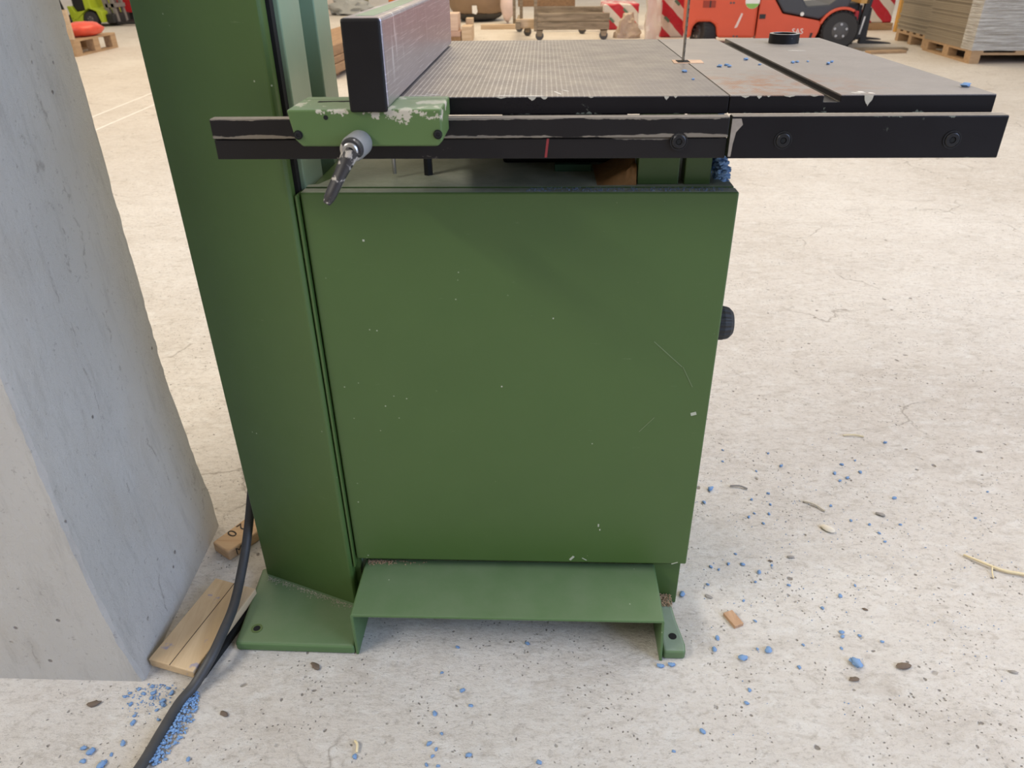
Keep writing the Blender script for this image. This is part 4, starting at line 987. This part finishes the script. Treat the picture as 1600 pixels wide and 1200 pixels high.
tag(MB().box(-3.05, -2.1, 17.6, 18.2, 0.0, 0.75).build('cabinet_box', plain('maroon_paint', (0.12, 0.025, 0.03), 0.5), None, 0.01), 'dark maroon cabinet far behind the fence', 'cabinet')
tag(MB().box(-3.25, -3.1, 17.5, 17.65, 0.0, 0.9).build('bollard', plain('orange_post', (0.65, 0.2, 0.06), 0.5), None, 0.01), 'orange post left of the dark maroon cabinet', 'post')

# pallet with red bag at far left
PRZ = math.radians(26)
pallet('pallet', (-5.88, 10.02, 0), math.radians(91), 1.08, 0.8, 0.19, 'wooden pallet carrying the red bag behind the pillar')
RB = thing('plastic_sack', 'bright red plastic sack lying on the pallet behind the pillar', 'sack', (-6.02, 10.55, 0.1905), math.radians(68))
g = MB().blob((0, 0, 0.085), (0.30, 0.15, 0.095), 0.06, 3)
for v in g.bm.verts: v.co.z = max(v.co.z, 0.0)
g.build('sack_body', M_redbag, RB, smooth=60, local=True)
g = MB().blob((-0.27, 0.02, 0.075), (0.09, 0.1, 0.07), 0.22, 2)
for v in g.bm.verts: v.co.z = max(v.co.z, 0.0)
g.build('grey_wrap', M_greybag, RB, smooth=60, local=True)
tag(MB().box(-0.11, 0.11, -0.02, 0.02, 0, 0.34, Matrix.Translation((-5.995, 10.06, 0.1915))).build('upright_board', M_newwood, None, 0.002), 'light board standing upright at the left end of the pallet', 'board')

# lime forklift
LF = thing('forklift', 'lime green forklift truck far away behind the pillar', 'forklift', (-8.1, 14.9, 0.0))
lbod = MB().prism([(-8.42, 0.05), (-8.24, 0.04), (-8.2, 0.2), (-8.08, 0.30), (-7.95, 0.25), (-7.90, 0.07), (-7.85, 0.07), (-7.85, 0.25), (-8.02, 0.30), (-8.08, 0.75), (-8.15, 0.75), (-8.14, 0.27), (-8.33, 0.24), (-8.38, 0.33), (-8.46, 0.34)], 14.5, 15.3, 'xz').build('body', M_lime, LF, 0.01)
MB().box(-8.40, -8.12, 14.58, 15.22, 0.24, 0.55).build('seat', M_dark, LF, 0.03)
for y in (14.55, 15.25): wheel('wheel', LF, -8.07 + 8.1, y - 14.9, 0.125, 0.125, 0.14)
for y in (14.56, 15.2): wheel('wheel', LF, -8.40 + 8.1, y - 14.9, 0.11, 0.11, 0.1)
for y in (14.7, 15.0):
    MB().prism([(-7.86, 0.06), (-7.78, 0.06), (-7.95, 1.3), (-8.02, 1.3)], y, y + 0.07, 'xz').build('mast_rail', M_mastgrey, LF)
    MB().prism([(-7.73, 0.06), (-7.68, 0.06), (-7.80, 1.3), (-7.86, 1.3)], y, y + 0.07, 'xz').build('mast_rail', M_mastgrey, LF)
MB().box(-7.86, -7.68, 14.7, 15.07, 0.30, 0.36).build('cross_bar', M_mastgrey, LF)
for y in (14.68, 15.02): MB().box(-7.72, -7.05, y, y + 0.1, 0.03, 0.07).build('fork', M_dark, LF)
MB().box(-7.85, -7.7, 14.6, 15.2, 0.05, 0.2).build('axle_housing', M_dark, LF, 0.02)
# dark machine left of it and red machine right of it
DM = thing('machine', 'black machine half hidden by the pillar beside the lime forklift', 'machine', (-8.75, 14.2, 0))
MB().prism([(-9.1, 0.02), (-8.50, 0.02), (-8.46, 0.25), (-8.62, 0.9), (-9.1, 0.9)], 14.2, 14.45, 'xz').build('housing', M_dark, DM, 0.02)
MB().box(-8.60, -8.50, 14.18, 14.2, 0.12, 0.2).build('plate', M_hub, DM)
RM = thing('machine', 'red machine with dark base next to the lime forklift mast', 'machine', (-7.7, 15.6, 0))
MB().box(-8.16, -7.3, 15.65, 16.1, 0.0, 0.17).build('base', M_dark, RM, 0.02)
MB().prism([(-8.10, 0.16), (-7.35, 0.16), (-7.35, 0.9), (-8.17, 0.9)], 15.6, 16.05, 'xz').build('housing', M_red, RM, 0.02)
